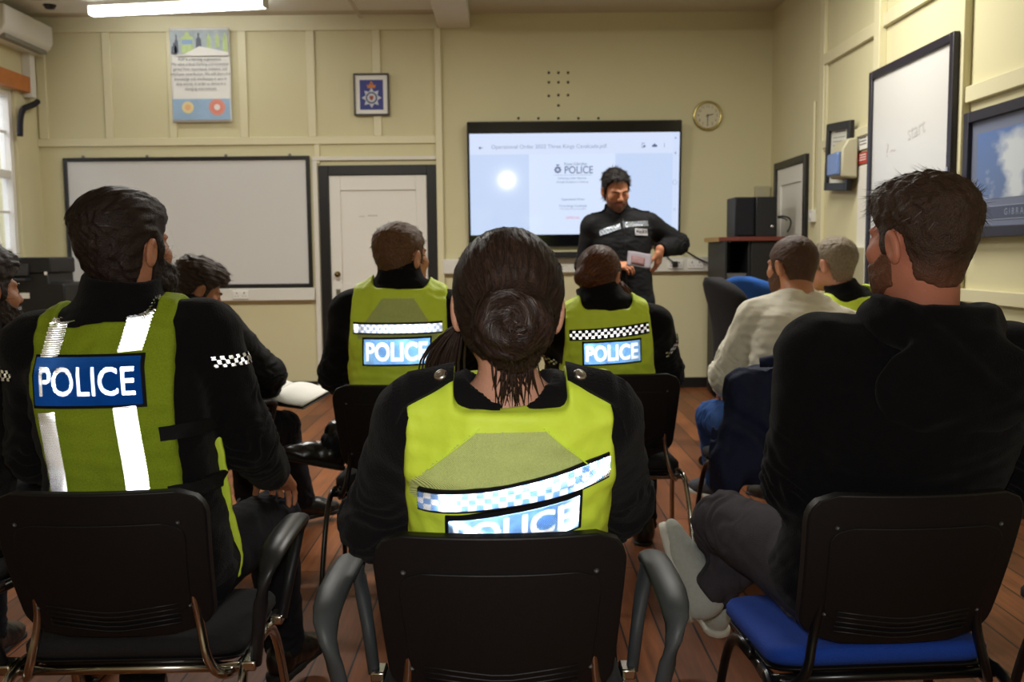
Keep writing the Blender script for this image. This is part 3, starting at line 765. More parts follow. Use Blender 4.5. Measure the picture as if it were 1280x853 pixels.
def standard(p, jm, tm, seed=0, shoe=True, **kw):
    p.build_body(); fj = p.f_jacket(seed=seed, **kw)
    lo, hi = p.bounds(p.allpts(), .17)
    sdf_obj('jacket', fj, lo, hi, min(.006, p.vox+.001), jm, p.root)
    ft = p.f_trousers(seed=seed+11); lo, hi = p.bounds([p.P0, *p.K.values(), *p.An.values()], .17); hi[2] = max(hi[2], p.P0[2]+.32)
    sdf_obj('trousers', ft, lo, hi, min(.006, p.vox+.001), tm, p.root)
    return fj
def fz(n, length, width=.0009, **k): return dict(n=n, length=length, width=width, flow=k.pop('flow', flow_short), **k)

# ---- 1 woman officer, centre foreground
def woman_front():
    Y = 1.58
    p = Person(dict(label='woman officer with a dark bun in bright yellow vest, seated closest to the camera', root=(-.012, 1.77), vox=.004, female=True, bulk=1.0,
        neck=at(637, 486, Y), headc=at(634, 386, 1.60), head=(-2, 8, 2), hs=1.04, tilt=5, twist=0, bow=.005, sw=.150, st=.90, sz=.0,
        skinname='skin_light', skin=(214, 158, 132), el=at(478, 640, 1.74), wl=(-.10, 2.0, .62), er=at(765, 600, 1.76), wr=(.10, 2.0, .62)))
    fj = standard(p, M_black_cloth, M_navy_trs, 0, gw=.024, gd=.018, slg=.020, collar=-.045, collar_r=.084)
    p.shoes('boot', M_leather, M_rubber, boot=True)
    hm = hair_mat('dark_brown_hair', (50, 35, 29))
    bun = (.004, -.112, .002)
    def bunx(q, d):
        r = q-V3(bun); ang = np.arctan2(r[:, 2], r[:, 0]); rad = np.sqrt(r[:, 0]**2+r[:, 2]**2)
        b = ell(q, bun, (.062, .044, .057))+.0034*np.sin(ang*3+rad*190+2*wob(q, .05, 4, 7))+.002*wob(q, .012, 5, 9)
        b2 = ell(q, (.010, -.094, -.052), (.040, .022, .030))+.002*wob(q, .014, 5, 8)
        d = smin(d, b, .010); return smin(d, b2, .012)
    LW = ((-.14, -.072), (-.075, -.066), (-.045, -.052), (-.036, -.040), (-.026, -.012), (-.010, .012), (.008, .010), (.013, -.010), (.03, -.01), (.04, .03), (.065, .062), (.13, .075))
    f = hair_sdf(dict(top=.012, side=.013, nape=.007, amp=.002, scale=.010, stretch=(1.3, .4, .4), line=LW, extra=[bunx]))
    def flow(P, N):
        d = V3(*bun)-P; r = nrm(d); inb = (r < .066)
        t = np.cross(d, np.broadcast_to(V3(0, -1, .1), d.shape))
        tail = (P[:, 2] < -.04)
        v = np.where(inb[:, None], t*1.0+d*.2, d); v = np.where(tail[:, None] & inb[:, None], np.broadcast_to(V3(.1, .1, -1), d.shape)*.05, v)
        return (v/np.maximum(nrm(v), 1e-6)[:, None]).astype(F32)
    p.head_part('hair', f, hm, .0024, lo=(-.14, -.20, -.17), fuzz=[fz(7000, .055, .0017, flow=flow, stick=.0018, segs=5, lift=.12, amp=.10), fz(260, .030, .0005, flow=flow, segs=4, lift=.10, amp=.4)])
    # loose tail ends under the bun and one lock falling in front of the left shoulder
    b = MB(); rg = p.rng
    for i in range(60):
        x0 = .012+rg.randn()*.015; ln = .045+.05*rg.rand(); sx = rg.randn()*.012
        b.tube([(x0, -.108+.01*rg.rand(), -.045), (x0+sx*.4, -.104, -.045-ln*.6), (x0+sx*1.3+.004, -.082+.012*rg.rand(), -.052-ln*1.15)], [.0019, .0016, .0003], 4, smooth_it=1)
    o = b.build('hair_ends', hm, p.root, smooth=True); hd = Matrix([[*(p.A[i].astype(float)*p.hs), p.H[i]] for i in range(3)]+[[0, 0, 0, 1]]); o.matrix_local = hd
    b = MB()
    for i in range(150):
        a = rg.randn()*.016; c = rg.randn()*.016; l = rg.rand()*.05
        b.tube([(-.070, .050+a*.3, -.03), (-.092+a*.7, .068+c, -.07), (-.106+a, .085+c, -.12), (-.098+a, .080+c, -.165-l)], [.0012, .0021, .0019, .0004], 4, smooth_it=1)
    o = b.build('loose_hair', hm, p.root, smooth=True); o.matrix_local = hd
    p.eyes(hm)
    # vest: shiny outer, mesh centre back
    vest, fv, W, Q = hi_vis(p, fj, ((0, .30), (.45, .19), (.60, .172), (.80, .174), (1, .168)), .24, (.092, .014, -.005), [M_hv, M_hv_mesh2], thick=.014)
    c = W[Q].mean(1); x, t, y = p.T.lat(c)
    lim = .050+.115*np.clip((.965-t)/.17, 0, 1)
    sel = (np.abs(x) < lim) & (t < .955) & (t > .79+x*.3) & (y < 0)
    vest.data.polygons.foreach_set('material_index', sel.astype(np.int32))
    L = p.T.L
    # seams along the mesh edge
    for sg in (-1, 1):
        g = np.array([[((.050+.115*(i/20)+j*.003)*sg, .965-.17*(i/20)) for i in range(15)] for j in (0, 1)]); p.patch('seam', vest, fv, g, M_hv, lift=.0018, thick=.004)
    check_strip(p, vest, fv, -.150, .160, .772, .826, .056, M_chk_blue, 26, 3)
    panel(p, vest, fv, -.100, .110, .654, .754, .044, M_paleblue_p, M_white_r, border=True, fill=(.92, .74), bold=.028)
    # black epaulettes with a silver button over the vest straps
    for sg, k in ((-1, 'l'), (1, 'r')):
        nu, nv = 16, 6; T = p.T
        base = p.f_jacket(sleeves=True, collar=0, gw=.024, gd=.018, slg=.020)
        fu = lambda P: np.minimum(fv(P), base(P))
        O = np.array([T.pt(sg*(.092+.098*i/nu), .98-.01*i/nu, .014+(.022+.010*i/nu)*(1-2*j/nv)+.014*i/nu)+T.u*.2 for j in range(nv+1) for i in range(nu+1)], F32)
        DD = np.broadcast_to(V3(-T.u), O.shape).astype(F32); Pp, ok = march(fu, O, DD); Pp = snap(fu, O, DD, Pp, ok); N = grad(fu, Pp, .004)
        e = p.sheet('epaulette', p.root, Pp+N*.006, Pp-N*.002, nu, nv, M_black_cloth)
        c = Pp.reshape(nv+1, nu+1, 3)[2, 3]; n = N.reshape(nv+1, nu+1, 3)[2, 3]
        ex = np.cross(n, (0, 1, 0)); b = MB(); b.lathe([(.0115, 0), (.0115, .002), (.0095, .005), (.0075, .0056), (.007, .0048), (.004, .0062), (.0001, .0068)], 20, frameM(c+n*.006, ex, np.cross(n, ex)))
        b.build('button', M_silver, e, smooth=True)
        p.band('stitched_badge', p.root, base, p.S[k], p.E[k], -50, 40, .035, .012, mat('white_thread', (.7, .7, .72), rough=.7, noise=(500, .6)), lift=.0015, ref=(sg*.9, -.5, .2)) if False else None
    return p

# ---- 2 bearded officer, left foreground
def officer_left():
    Y = 2.18
    p = Person(dict(label='bearded officer in yellow vest with a big blue POLICE panel, seated at front left', root=(-.835, 2.17), vox=.004, bulk=1.03, heading=-2,
        neck=at(147, 385, Y), headc=at(160, 315, 2.2), head=(24, 6, -2), hs=1.0, tilt=-3, twist=4, bow=.03, sw=.192, sz=-.005,
        skinname='skin_tan', skin=(188, 128, 98), el=(-1.14, 2.30, .78), wl=(-1.0, 2.55, .63), er=at(318, 585, 2.32), wr=(-.62, 2.56, .66),
        kr=(-.66, 2.62, .55), ar=(-.66, 2.72, .09), kl=(-1.02, 2.6, .53), al=(-1.0, 2.50, .09), footr=((.25, 1, 0), (0, 0, 1))))
    fj = standard(p, M_black_cloth, M_navy_trs, 20, gw=.022, slg=.024, collar=.05, collar_r=.086)
    p.shoes('shoe', M_leather, M_rubber)
    hm = hair_mat('near_black_hair', (44, 31, 27))
    LB = ((-.14, -.098), (-.075, -.09), (-.045, -.066), (-.036, -.030), (-.026, .015), (-.004, .028), (.008, .020), (.013, -.03), (.029, -.03), (.036, .022), (.055, .046), (.075, .066), (.13, .074))
    def fl(P, N):
        d = np.stack([P[:, 0]*.3, np.full(len(P), -.10), np.where(P[:, 2] > .05, .02, -.10)-0*P[:, 0]], 1); return (d/nrm(d)[:, None]).astype(F32)
    f = hair_sdf(dict(top=.030, side=.012, nape=.008, amp=.0035, scale=.016, stretch=(1.4, .35, .5), line=LB, front=.004, seed=5))
    p.head_part('hair', f, hm, .0026, lo=(-.13, -.17, -.16), hi=(.13, .15, .19), fuzz=[fz(3200, .04, .0011, flow=fl, stick=.0015, segs=4, lift=.15, amp=.25)])
    dn = lambda P, N: np.broadcast_to(V3(0, .35, -1), P.shape).astype(F32)
    p.head_part('beard', lambda q: beard_sdf(q, .018), hair_mat('black_beard', (38, 27, 24)), .0028, lo=(-.11, -.05, -.17), hi=(.11, .16, .06), fuzz=[fz(1500, .014, .0009, flow=dn, lift=.5)])
    p.eyes(hm)
    vest, fv, W, Q = hi_vis(p, fj, ((0, .145), (.52, .145), (.62, .148), (.80, .158), (1, .155)), .10, (.115, .06, .0), [M_hv_mesh], thick=.012)
    # front body of the vest shows at his right side; black straps bridge the gap
    L = p.T.L
    for x0, x1, xb0, xb1 in ((-.124, -.072, -.128, -.082), (.050, .104, .038, .090)):
        g = np.array([[(x0+(x1-x0)*i/4, .86+.17*j/16) for i in range(5)] for j in range(17)])
        if x0 < 0: g[..., 0] += (.02*(np.arange(17)/16))[:, None]
        else: g[..., 0] += (.022*(np.arange(17)/16))[:, None]
        p.retro('reflective_strip', vest, fv, g, M_retro, lift=.003)
        g = np.array([[(xb0+(xb1-xb0)*i/4,   .12+.585*j/16) for i in range(5)] for j in range(17)]); p.retro('reflective_strip', vest, fv, g, M_retro, lift=.003)
    panel(p, vest, fv, -.130, .104, .712, .858, -.014, M_blue_p, M_white_r, lift=.005, fill=(.88, .60), bold=.016)
    for tt in (.60, .41):
        g = grid_rect(.120, .205, tt-.02, tt+.025, 12, 3); p.patch('side_strap', vest, p.f_jacket(sleeves=False, collar=0, hem=.02, gw=.030, gd=.026), g, M_black_shell, lift=.006, thick=.008)
    # front half, round the flank
    T = p.T; base = p.f_jacket(sleeves=False, collar=0, hem=.02)
    def ff(P):
        d = base(P)-.018; x, t, y = T.lat(P)
        d = smax(d, .045-y, .008); d = smax(d, np.maximum((.04-t)*L, (t-.55)*L), .01); return smax(d, -np.abs(x)+.10, .01)
    lo, hi = p.bounds([p.P0, p.N], .25); sdf_obj('vest_front', ff, lo, hi, .005, M_hv, vest)
    fjj = fj
    p.band('checked_band', p.root, fjj, p.S['r'], p.E['r'], -62, 20, .060, .034, M_chk_bw, lift=.003, uvs=(12, 3), ref=(.55, -1, .2), nu=30, skew=-.05)
    p.band('checked_band', p.root, fjj, p.S['l'], p.E['l'], -20, 62, .060, .034, M_chk_bw, lift=.003, uvs=(12, 3), ref=(-.55, -1, .2), nu=30, skew=.05)
    return p

# ---- 3 man in black hoodie, right foreground
def man_hoodie():
    p = Person(dict(label='man in a black hoodie and grey jeans, seated on blue chair at front right', root=(.79, 2.07), vox=.004, bulk=1.18, heading=-4,
        neck=at(1157, 404, 1.93), headc=at(1148, 306, 1.90), head=(-26, 2, 0), hs=1.02, tilt=2, twist=0, bow=.02, sw=.205, st=.875, neckr=.062, sz=0,
        skinname='skin_ruddy', skin=(190, 122, 98), el=at(1012, 548, 1.99), wl=(.80, 2.20, .80), er=(1.14, 2.02, .84), wr=(.82, 2.23, .84),
        kl=at(918, 660, 2.42), al=at(886, 800, 2.95), kr=(.87, 2.42, .63), ar=at(868, 750, 2.47), footr=((-.18, .45, .9), (.85, -.2, .3)), footl=((-.1, 1, .25), (0, -.25, 1)), thigh=.41, shin=.42))
    fj = standard(p, M_hoodie, M_jeans_grey, 40, gw=.020, slg=.028, collar=0, wr=.005)
    p.shoes('sneaker', M_canvas, M_white_rubber)
    T = p.T
    base = p.f_jacket(sleeves=False, collar=0)
    nk = unit(p.hw((0, -.022, -.05))-T.C(.95))
    def hood(P):
        x, t, y = T.lat(P)
        c = T.C(.985)+nk*.012
        A = np.stack([T.r(1), T.f(1), T.u], 1).astype(F32)
        q = (P-V3(c-T.u*.012))@A; rad = np.sqrt((q[:, 0]/1.12)**2+((q[:, 1]+.012))**2)
        ring = np.sqrt((rad-.098)**2+((q[:, 2]-.010+.20*q[:, 1])*.62)**2)-.030
        bag = ell(P, T.pt(.01, .87, .135), (.165, .036, .110), A)
        d = smin(ring, bag, .05)
        d = smax(d, -rcone(P, c-T.u*.0, c+nk*.3, .072, .080), .012)
        # the hood edge folds diagonally down to the right
        fold = np.abs((q[:, 0]*.5+q[:, 2])*.9+.010+.02*np.sin(q[:, 0]*14))-.004
        d = d-.007*np.exp(-(fold/.012)**2)*(q[:, 1] < 0)
        return d+.003*wob(P, .06, 5, 5)
    lo, hi = p.bounds([T.C(.85), T.C(1)], .24); sdf_obj('hood', hood, lo, hi, .005, M_hoodie, p.root)
    hm = hair_mat('brown_short_hair', (60, 43, 33), skin=(120, 76, 58), z0=-.07, z1=.0)
    f = hair_sdf(dict(top=.022, side=.006, nape=.0025, amp=.004, scale=.017, stretch=(1, .6, .8), front=.012, seed=9))
    p.head_part('hair', f, hm, .0026, fuzz=[fz(2600, .022, .0011, lift=.45, thick_at=lambda q: np.clip((q[:, 2]-.0)/.05, 0.02, 1)), fz(1500, .006, .0007, lift=.3)])
    p.head_part('beard', lambda q: beard_sdf(q, .006), hair_mat('brown_stubble', (104, 66, 48)), .003, lo=(-.11, -.05, -.17), hi=(.11, .16, .06), fuzz=[fz(1200, .006, .0007, flow=lambda P, N: np.broadcast_to(V3(0, .3, -1), P.shape).astype(F32), lift=.6)])
    p.eyes(hm)
    return p

# ---- 4 officer in the row ahead
def officer_row():
    p = Person(dict(label='short-haired male officer in yellow vest seated facing the white door', root=(-.40, 3.50), bulk=.98,
        neck=at(502, 352, 3.46), headc=at(503, 324, 3.47), head=(36, 4, -2), tilt=0, bow=.03, sw=.185, sz=-.04,
        skinname='skin_warm', skin=(206, 146, 112), el=at(420, 475, 3.60), wl=(-.55, 3.85, .62), er=(-.15, 3.62, .80), wr=(-.25, 3.85, .62),
        kr=(-.35, 3.93, .60), ar=(-.72, 3.92, .50), kl=(-.52, 3.90, .52), al=(-.52, 3.90, .09), footr=((-.9, -.25, .25), (0, .25, .9))))
    fj = standard(p, M_black_cloth, M_navy_trs, 60, collar=.055)
    p.shoes('boot', M_leather, M_rubber, boot=True)
    hm = hair_mat('light_brown_short_hair', (102, 72, 49), skin=(150, 102, 74), z0=-.09, z1=-.01)
    f = hair_sdf(dict(top=.016, side=.006, nape=.003, amp=.002, scale=.012, front=.006, seed=12))
    p.head_part('hair', f, hm, .003, fuzz=[fz(3500, .016, .0026, lift=.2)]); p.eyes(hm)
    vest, fv, W, Q = hi_vis(p, fj, ((0, .30), (.50, .205), (.62, .180), (.80, .170), (1, .164)), .06, (.100, .035, .0), [M_hv, M_hv_mesh2], thick=.012)
    c = W[Q].mean(1); x, t, y = p.T.lat(c); sel = (np.abs(x) < .04+.10*np.clip((.96-t)/.2, 0, 1)) & (t < .93) & (t > .73) & (y < 0)
    vest.data.polygons.foreach_set('material_index', sel.astype(np.int32))
    check_strip(p, vest, fv, -.155, .155, .765, .812, .008, M_chk_pale, 30, 3)
    panel(p, vest, fv, -.115, .115, .612, .740, .008, M_paleblue_p, M_white_r, border=True, fill=(.92, .74), bold=.03)
    return p

# ---- 5 woman officer in the row ahead
def woman_row():
    p = Person(dict(label='woman officer with reddish bun in yellow vest, seated before the standing speaker', root=(.385, 3.74), female=True, bulk=1.06,
        neck=at(757, 375, 3.68), headc=at(750, 346, 3.72), head=(28, 4, 4), hs=.96, tilt=0, bow=.03, sw=.178, sz=-.042,
        skinname='skin_peach', skin=(200, 138, 108), el=at(702, 440, 3.78), wl=(.22, 4.02, .62), er=at(826, 445, 3.80), wr=(.52, 4.02, .62)))
    fj = standard(p, M_black_cloth, M_navy_trs, 80, collar=.055, collar_r=.080, gw=.024, slg=.022)
    p.shoes('boot', M_leather, M_rubber, boot=True)
    hm = hair_mat('auburn_hair', (96, 56, 35)); bun = (-.018, -.120, .008)
    def bunx(q, d): return smin(d, ell(q, bun, (.042, .032, .040))+.002*wob(q, .014, 5, 9), .01)
    LW = ((-.14, -.075), (-.075, -.070), (-.045, -.055), (-.036, -.035), (-.026, .0), (-.010, .020), (.008, .018), (.013, -.010), (.03, -.01), (.04, .03), (.065, .062), (.13, .075))
    f = hair_sdf(dict(top=.010, side=.010, nape=.005, amp=.002, scale=.010, line=LW, extra=[bunx]))
    fl = lambda P, N: ((V3(*bun)-P)/np.maximum(nrm(V3(*bun)-P), 1e-5)[:, None]).astype(F32)
    p.head_part('hair', f, hm, .003, lo=(-.14, -.17, -.15), fuzz=[fz(3500, .045, .0030, flow=fl, stick=.002, segs=4, lift=.12, amp=.15)])
    b = MB(); rg = p.rng
    for i in range(90):
        a = rg.randn()*.014; c = rg.randn()*.012; l = rg.rand()*.05
        b.tube([(.068, .055+a*.3, -.02), (.090+a*.7, .060+c, -.06), (.098+a, .06+c, -.11), (.090+a, .05+c, -.13-l)], [.0012, .002, .0018, .0004], 4, smooth_it=1)
    o = b.build('loose_hair', hm, p.root, smooth=True); o.matrix_local = Matrix([[*(p.A[i].astype(float)*p.hs), p.H[i]] for i in range(3)]+[[0, 0, 0, 1]])
    p.eyes(hm)
    vest, fv, W, Q = hi_vis(p, fj, ((0, .30), (.50, .205), (.62, .176), (.80, .164), (1, .158)), .06, (.098, .035, .0), [M_hv], thick=.012)
    check_strip(p, vest, fv, -.148, .150, .810, .860, .020, M_chk_bw, 26, 3)
    panel(p, vest, fv, -.098, .112, .655, .785, .008, M_paleblue_p, M_white_r, border=True, fill=(.92, .74), bold=.03)
    p.band('checked_band', p.root, fj, p.S['r'], p.E['r'], -40, 40, .095, .034, M_chk_bw, lift=.003, uvs=(10, 3), ref=(.8, -1, .2), nu=24)
    p.band('checked_band', p.root, fj, p.S['l'], p.E['l'], -40, 40, .110, .034, M_chk_bw, lift=.003, uvs=(10, 3), ref=(-.8, -1, .2), nu=24)
    return p

# ---- 6 man with notebook
def man_notes():
    p = Person(dict(label='dark-haired man in black bent over an open notebook on his lap', root=(-1.36, 4.0), heading=24,
        neck=at(236, 392, 4.08), headc=at(247, 363, 4.17), head=(56, -24, 4), hs=1.0, tilt=0, bow=.05,
        skinname='skin_olive', skin=(176, 120, 90), el=(-1.52, 4.2, .75), wl=(-1.20, 4.40, .69), er=at(338, 470, 4.05), wr=at(333, 500, 4.27),
        kr=at(378, 535, 4.42), ar=at(382, 640, 4.50), kl=(-1.25, 4.45, .53), al=(-1.25, 4.5, .09), footr=((.45, 1, 0), (0, 0, 1))))
    fj = standard(p, M_black_shell, M_navy_trs, 100, collar=.035)
    p.shoes('shoe', M_leather, M_rubber)
    hm = hair_mat('dark_wavy_hair', (56, 40, 32), skin=(100, 66, 48), z0=-.09, z1=-.03)
    f = hair_sdf(dict(top=.030, side=.008, nape=.004, amp=.006, scale=.022, front=.016, seed=15))
    p.head_part('hair', f, hm, .003, hi=(.13, .16, .19), fuzz=[fz(1800, .024, .0013, lift=.5, thick_at=lambda q: np.clip((q[:, 2]-.0)/.05, 0.05, 1))])
    p.head_part('beard', lambda q: beard_sdf(q, .006), hair_mat('dark_stubble', (96, 66, 50)), .0035, lo=(-.11, -.05, -.17), hi=(.11, .16, .06)); p.eyes(hm)
    return p

# ---- 7 man at the left edge
def man_edge():
    p = Person(dict(label='bearded man in black at the left edge beside the printer desk', root=(-1.56, 2.55), heading=10,
        neck=at(-36, 425, 2.55), headc=at(-25, 368, 2.6), head=(30, 0, 0), hs=1.0, skinname='skin_olive', skin=(176, 120, 90),
        el=(-1.86, 2.7, .78), wl=(-1.62, 2.95, .63), er=(-1.28, 2.72, .78), wr=(-1.42, 2.95, .63)))
    fj = standard(p, M_black_cloth, M_navy_trs, 120, collar=.03)
    p.shoes('boot', M_leather, M_rubber, boot=True)
    hm = hair_mat('near_black_hair', (44, 31, 27))
    f = hair_sdf(dict(top=.026, side=.010, nape=.004, amp=.004, scale=.016, front=.010, seed=18))
    p.head_part('hair', f, hm, .003, hi=(.13, .16, .19), fuzz=[fz(1500, .02, .0012, lift=.4)])
    p.head_part('beard', lambda q: beard_sdf(q, .013), hair_mat('dark_brown_beard', (44, 30, 24)), .003, lo=(-.11, -.05, -.17), hi=(.11, .16, .06), fuzz=[fz(900, .010, .0009, flow=lambda P, N: np.broadcast_to(V3(0, .3, -1), P.shape).astype(F32), lift=.5)])
    p.eyes(hm)
    return p

# ---- 8 speaker standing by the screen
def man_standing():
    X, Y = .76, 6.30
    HD = 176
    p = Person(dict(label='officer in black uniform standing by the large screen, looking down at a paper', root=(X, Y), heading=HD, vox=.0045, front=True, bulk=1.04,
        p0=(0, 0, .86), neck=at(775, 265, 6.34), headc=at(770, 239, 6.27), head=(168, -21, 4), hs=1.05, tilt=-5, bow=.01, sw=.185, st=.90, sz=-.02,
        skinname='skin_brown', skin=(186, 126, 94), er=at(734, 322, 6.36), wr=at(775, 331, 6.14), el=at(840, 300, 6.42), wl=at(816, 316, 6.20), arm=(.27, .24),  # one even skin tone all over
        kr=(X-.11, Y-.02, .5), ar=(X-.13, Y, .09), kl=(X+.12, Y-.02, .5), al=(X+.15, Y, .09),
        handr=((-.9, .45, -.05), (.25, .35, .8), dict(curls=[(30, 35, 20)]*4, thumb=(.9, .1, .5))), handl=((.1, -.15, -1), (-.75, .55, 0), dict(curl=(18, 25, 15)))))
    p.build_body()
    fj = p.f_jacket(seed=140, gw=.022, gd=.02, gf=.024, collar=.05, collar_r=.070, hem=.06, wr=.004)
    lo, hi = p.bounds(p.allpts(), .17); sdf_obj('jacket', fj, lo, hi, .005, M_black_shell, p.root)
    ft = p.f_trousers(seed=150, g=.022, waist=.30, cut=-.01); lo, hi = p.bounds([p.P0, *p.K.values(), *p.An.values()], .2); hi[2] = p.P0[2]+.35
    sdf_obj('trousers', ft, lo, hi, .006, M_navy_trs, p.root)
    p.shoes('boot', M_leather, M_rubber, boot=True)
    hm = hair_mat('black_short_hair', (26, 20, 18), skin=(92, 62, 46), z0=-.05, z1=.0)
    f = hair_sdf(dict(top=.020, side=.006, nape=.003, amp=.004, scale=.015, front=.004, seed=22, line=HL_UP))
    p.head_part('hair', f, hm, .003, fuzz=[fz(2500, .022, .0040, lift=.35)])
    p.head_part('beard', lambda q: beard_sdf(q, .004), hair_mat('short_dark_stubble', (104, 70, 54)), .003, lo=(-.11, -.05, -.17), hi=(.11, .16, .06), fuzz=[fz(700, .005, .0010, flow=lambda P, N: np.broadcast_to(V3(0, .3, -1), P.shape).astype(F32), lift=.6)])
    p.eyes(hair_mat('dark_eyebrows', (34, 24, 20)), closed=True)
    L = p.T.L
    # chest bands: his right is on the left of the photo
    g = grid_rect(.158, .022, .790, .850, 20, 4, .040, L); p.retro('checked_band', p.root, fj, g, M_chk_pale, lift=.003, uvs=(14, 3), pitch=.003)
    g = grid_rect(-.005, -.165, .835, .892, 20, 4, .008, L); p.retro('checked_band', p.root, fj, g, M_chk_pale, lift=.003, uvs=(16, 3), pitch=.003)
    g = grid_rect(-.065, -.155, .752, .822, 8, 4, -.004, L); q = p.retro('name_tag', p.root, fj, g, M_retro, lift=.004)
    p.letters('lettering', q, fj, 'POLICE', lambda u, v: (-.065-.09*u, .752+.07*v), .085, .028, M_black_shell, lift=.008, fill=(.8, .42))
    for i in (0,):
        g = grid_rect(.003, -.003, .10, .93, 2, 40, 0, L); p.patch('zip', p.root, fj, g, mat('dark_zip_teeth', srgb(40, 40, 44), rough=.4, metal=.5), lift=.0025)
    # shoulder straps
    T = p.T
    for sg in (-1, 1):
        nu, nv = 12, 4
        O = np.array([T.pt(sg*(.085+.105*i/nu), .98, .02-.05*j/nv)+T.u*.2 for j in range(nv+1) for i in range(nu+1)], F32)
        DD = np.broadcast_to(V3(-T.u), O.shape).astype(F32); Pp, ok = march(fj, O, DD); Pp = snap(fj, O, DD, Pp, ok); N = grad(fj, Pp, .004)
        p.sheet('epaulette', p.root, Pp+N*.006, Pp-N*.002, nu, nv, M_black_cloth)
    return p

# ---- 9 man in cream sweater
def man_sweater():
    p = Person(dict(label='man in a cream sweatshirt and blue jeans, seated leaning forward on the right', root=(1.10, 3.74), heading=-6, bulk=1.12,
        neck=at(1000, 372, 3.86), headc=at(989, 334, 3.93), head=(-30, -4, 0), hs=1.03, tilt=0, bow=.07, sw=.178, sz=-.045, neckr=.060,
        skinname='skin_golden', skin=(198, 138, 104), el=at(912, 462, 3.93), wl=(.96, 4.22, .66), er=(1.36, 3.98, .80), wr=(1.15, 4.2, .66),
        kl=at(884, 520, 4.22), al=at(898, 618, 4.44), kr=(1.25, 4.16, .54), ar=(1.22, 4.2, .09), footl=((-.35, 1, 0), (0, 0, 1))))
    fj = standard(p, M_cream_knit, M_jeans_blue, 160, gw=.016, gd=.014, slg=.020, collar=.0, wr=.007)
    p.shoes('trainer', M_suede, M_white_rubber)
    hm = hair_mat('dark_brown_cropped_hair', (84, 58, 42), skin=(130, 88, 62), z0=-.10, z1=-.02)
    f = hair_sdf(dict(top=.006, side=.007, nape=.003, amp=.0015, scale=.012, seed=25))
    p.head_part('hair', f, hm, .003, fuzz=[fz(3500, .011, .0026, lift=.2)])
    p.head_part('beard', lambda q: beard_sdf(q, .007), hair_mat('dark_stubble', (96, 66, 50)), .003, lo=(-.11, -.05, -.17), hi=(.11, .16, .06)); p.eyes(hm)
    return p

# ---- 10 grey haired officer
def man_grey():
    p = Person(dict(label='grey-haired officer in yellow vest seated beyond the man in cream sweatshirt', root=(1.70, 4.52), heading=-20, bulk=1.08,
        neck=at(1056, 368, 4.52), headc=at(1040, 332, 4.56), head=(-38, -2, 0), hs=1.06, tilt=0, bow=.05, sz=-.03,
        skinname='skin_pink', skin=(208, 148, 124), el=(1.42, 4.72, .78), wl=(1.45, 4.98, .65), er=(1.92, 4.72, .78), wr=(1.66, 4.98, .65)))
    fj = standard(p, M_black_cloth, M_navy_trs, 180, collar=.035)
    p.shoes('boot', M_leather, M_rubber, boot=True)
    hm = hair_mat('grey_cropped_hair', (138, 124, 104), skin=(168, 122, 98), z0=-.09, z1=.0)
    f = hair_sdf(dict(top=.010, side=.006, nape=.003, amp=.002, scale=.012, seed=28))
    p.head_part('hair', f, hm, .003, fuzz=[fz(3500, .012, .0026, lift=.25)]); p.eyes(hm)
    hi_vis(p, fj, ((0, .30), (.50, .205), (.62, .172), (.80, .158), (1, .152)), .06, (.105, .055, .0), [M_hv], thick=.012)
    return p
# ------------------------------------------------------------------ room
YB = 9.0; XL = -4.31; XR = 2.45; YR = -1.6; HC = 3.46
M_wall = mat('cream_painted_plaster', srgb(206, 199, 160), rough=.75, spec=.2, noise=(1.7, .04), bump=(90, .06))
M_trim = mat('cream_gloss_paint', srgb(212, 205, 168), rough=.45, noise=(3, .04))
M_ceil = mat('off_white_ceiling_paint', srgb(196, 188, 170), rough=.8, noise=(1.5, .04))
M_beam = mat('white_beam_paint', srgb(214, 210, 198), rough=.7, noise=(2, .03))
M_blackpaint = mat('black_gloss_paint', srgb(22, 20, 21), rough=.4)
M_white = mat('white_gloss_paint', srgb(222, 219, 210), rough=.4, noise=(2, .03))
M_plastic_w = mat('white_plastic', srgb(214, 212, 202), rough=.45)
M_plastic_k = mat('black_plastic', srgb(22, 22, 25), rough=.45, spec=.4)
M_board = mat('white_board_enamel', srgb(205, 204, 200), rough=.28, noise=(1.3, .04))
M_alu_dark = mat('dark_frame_moulding', srgb(34, 31, 42), rough=.4)
M_paper = mat('white_paper', srgb(226, 224, 216), rough=.8)
M_ink = mat('dark_grey_ink', srgb(70, 70, 76), rough=.8)
M_redink = mat('red_ink', srgb(186, 38, 36), rough=.7)

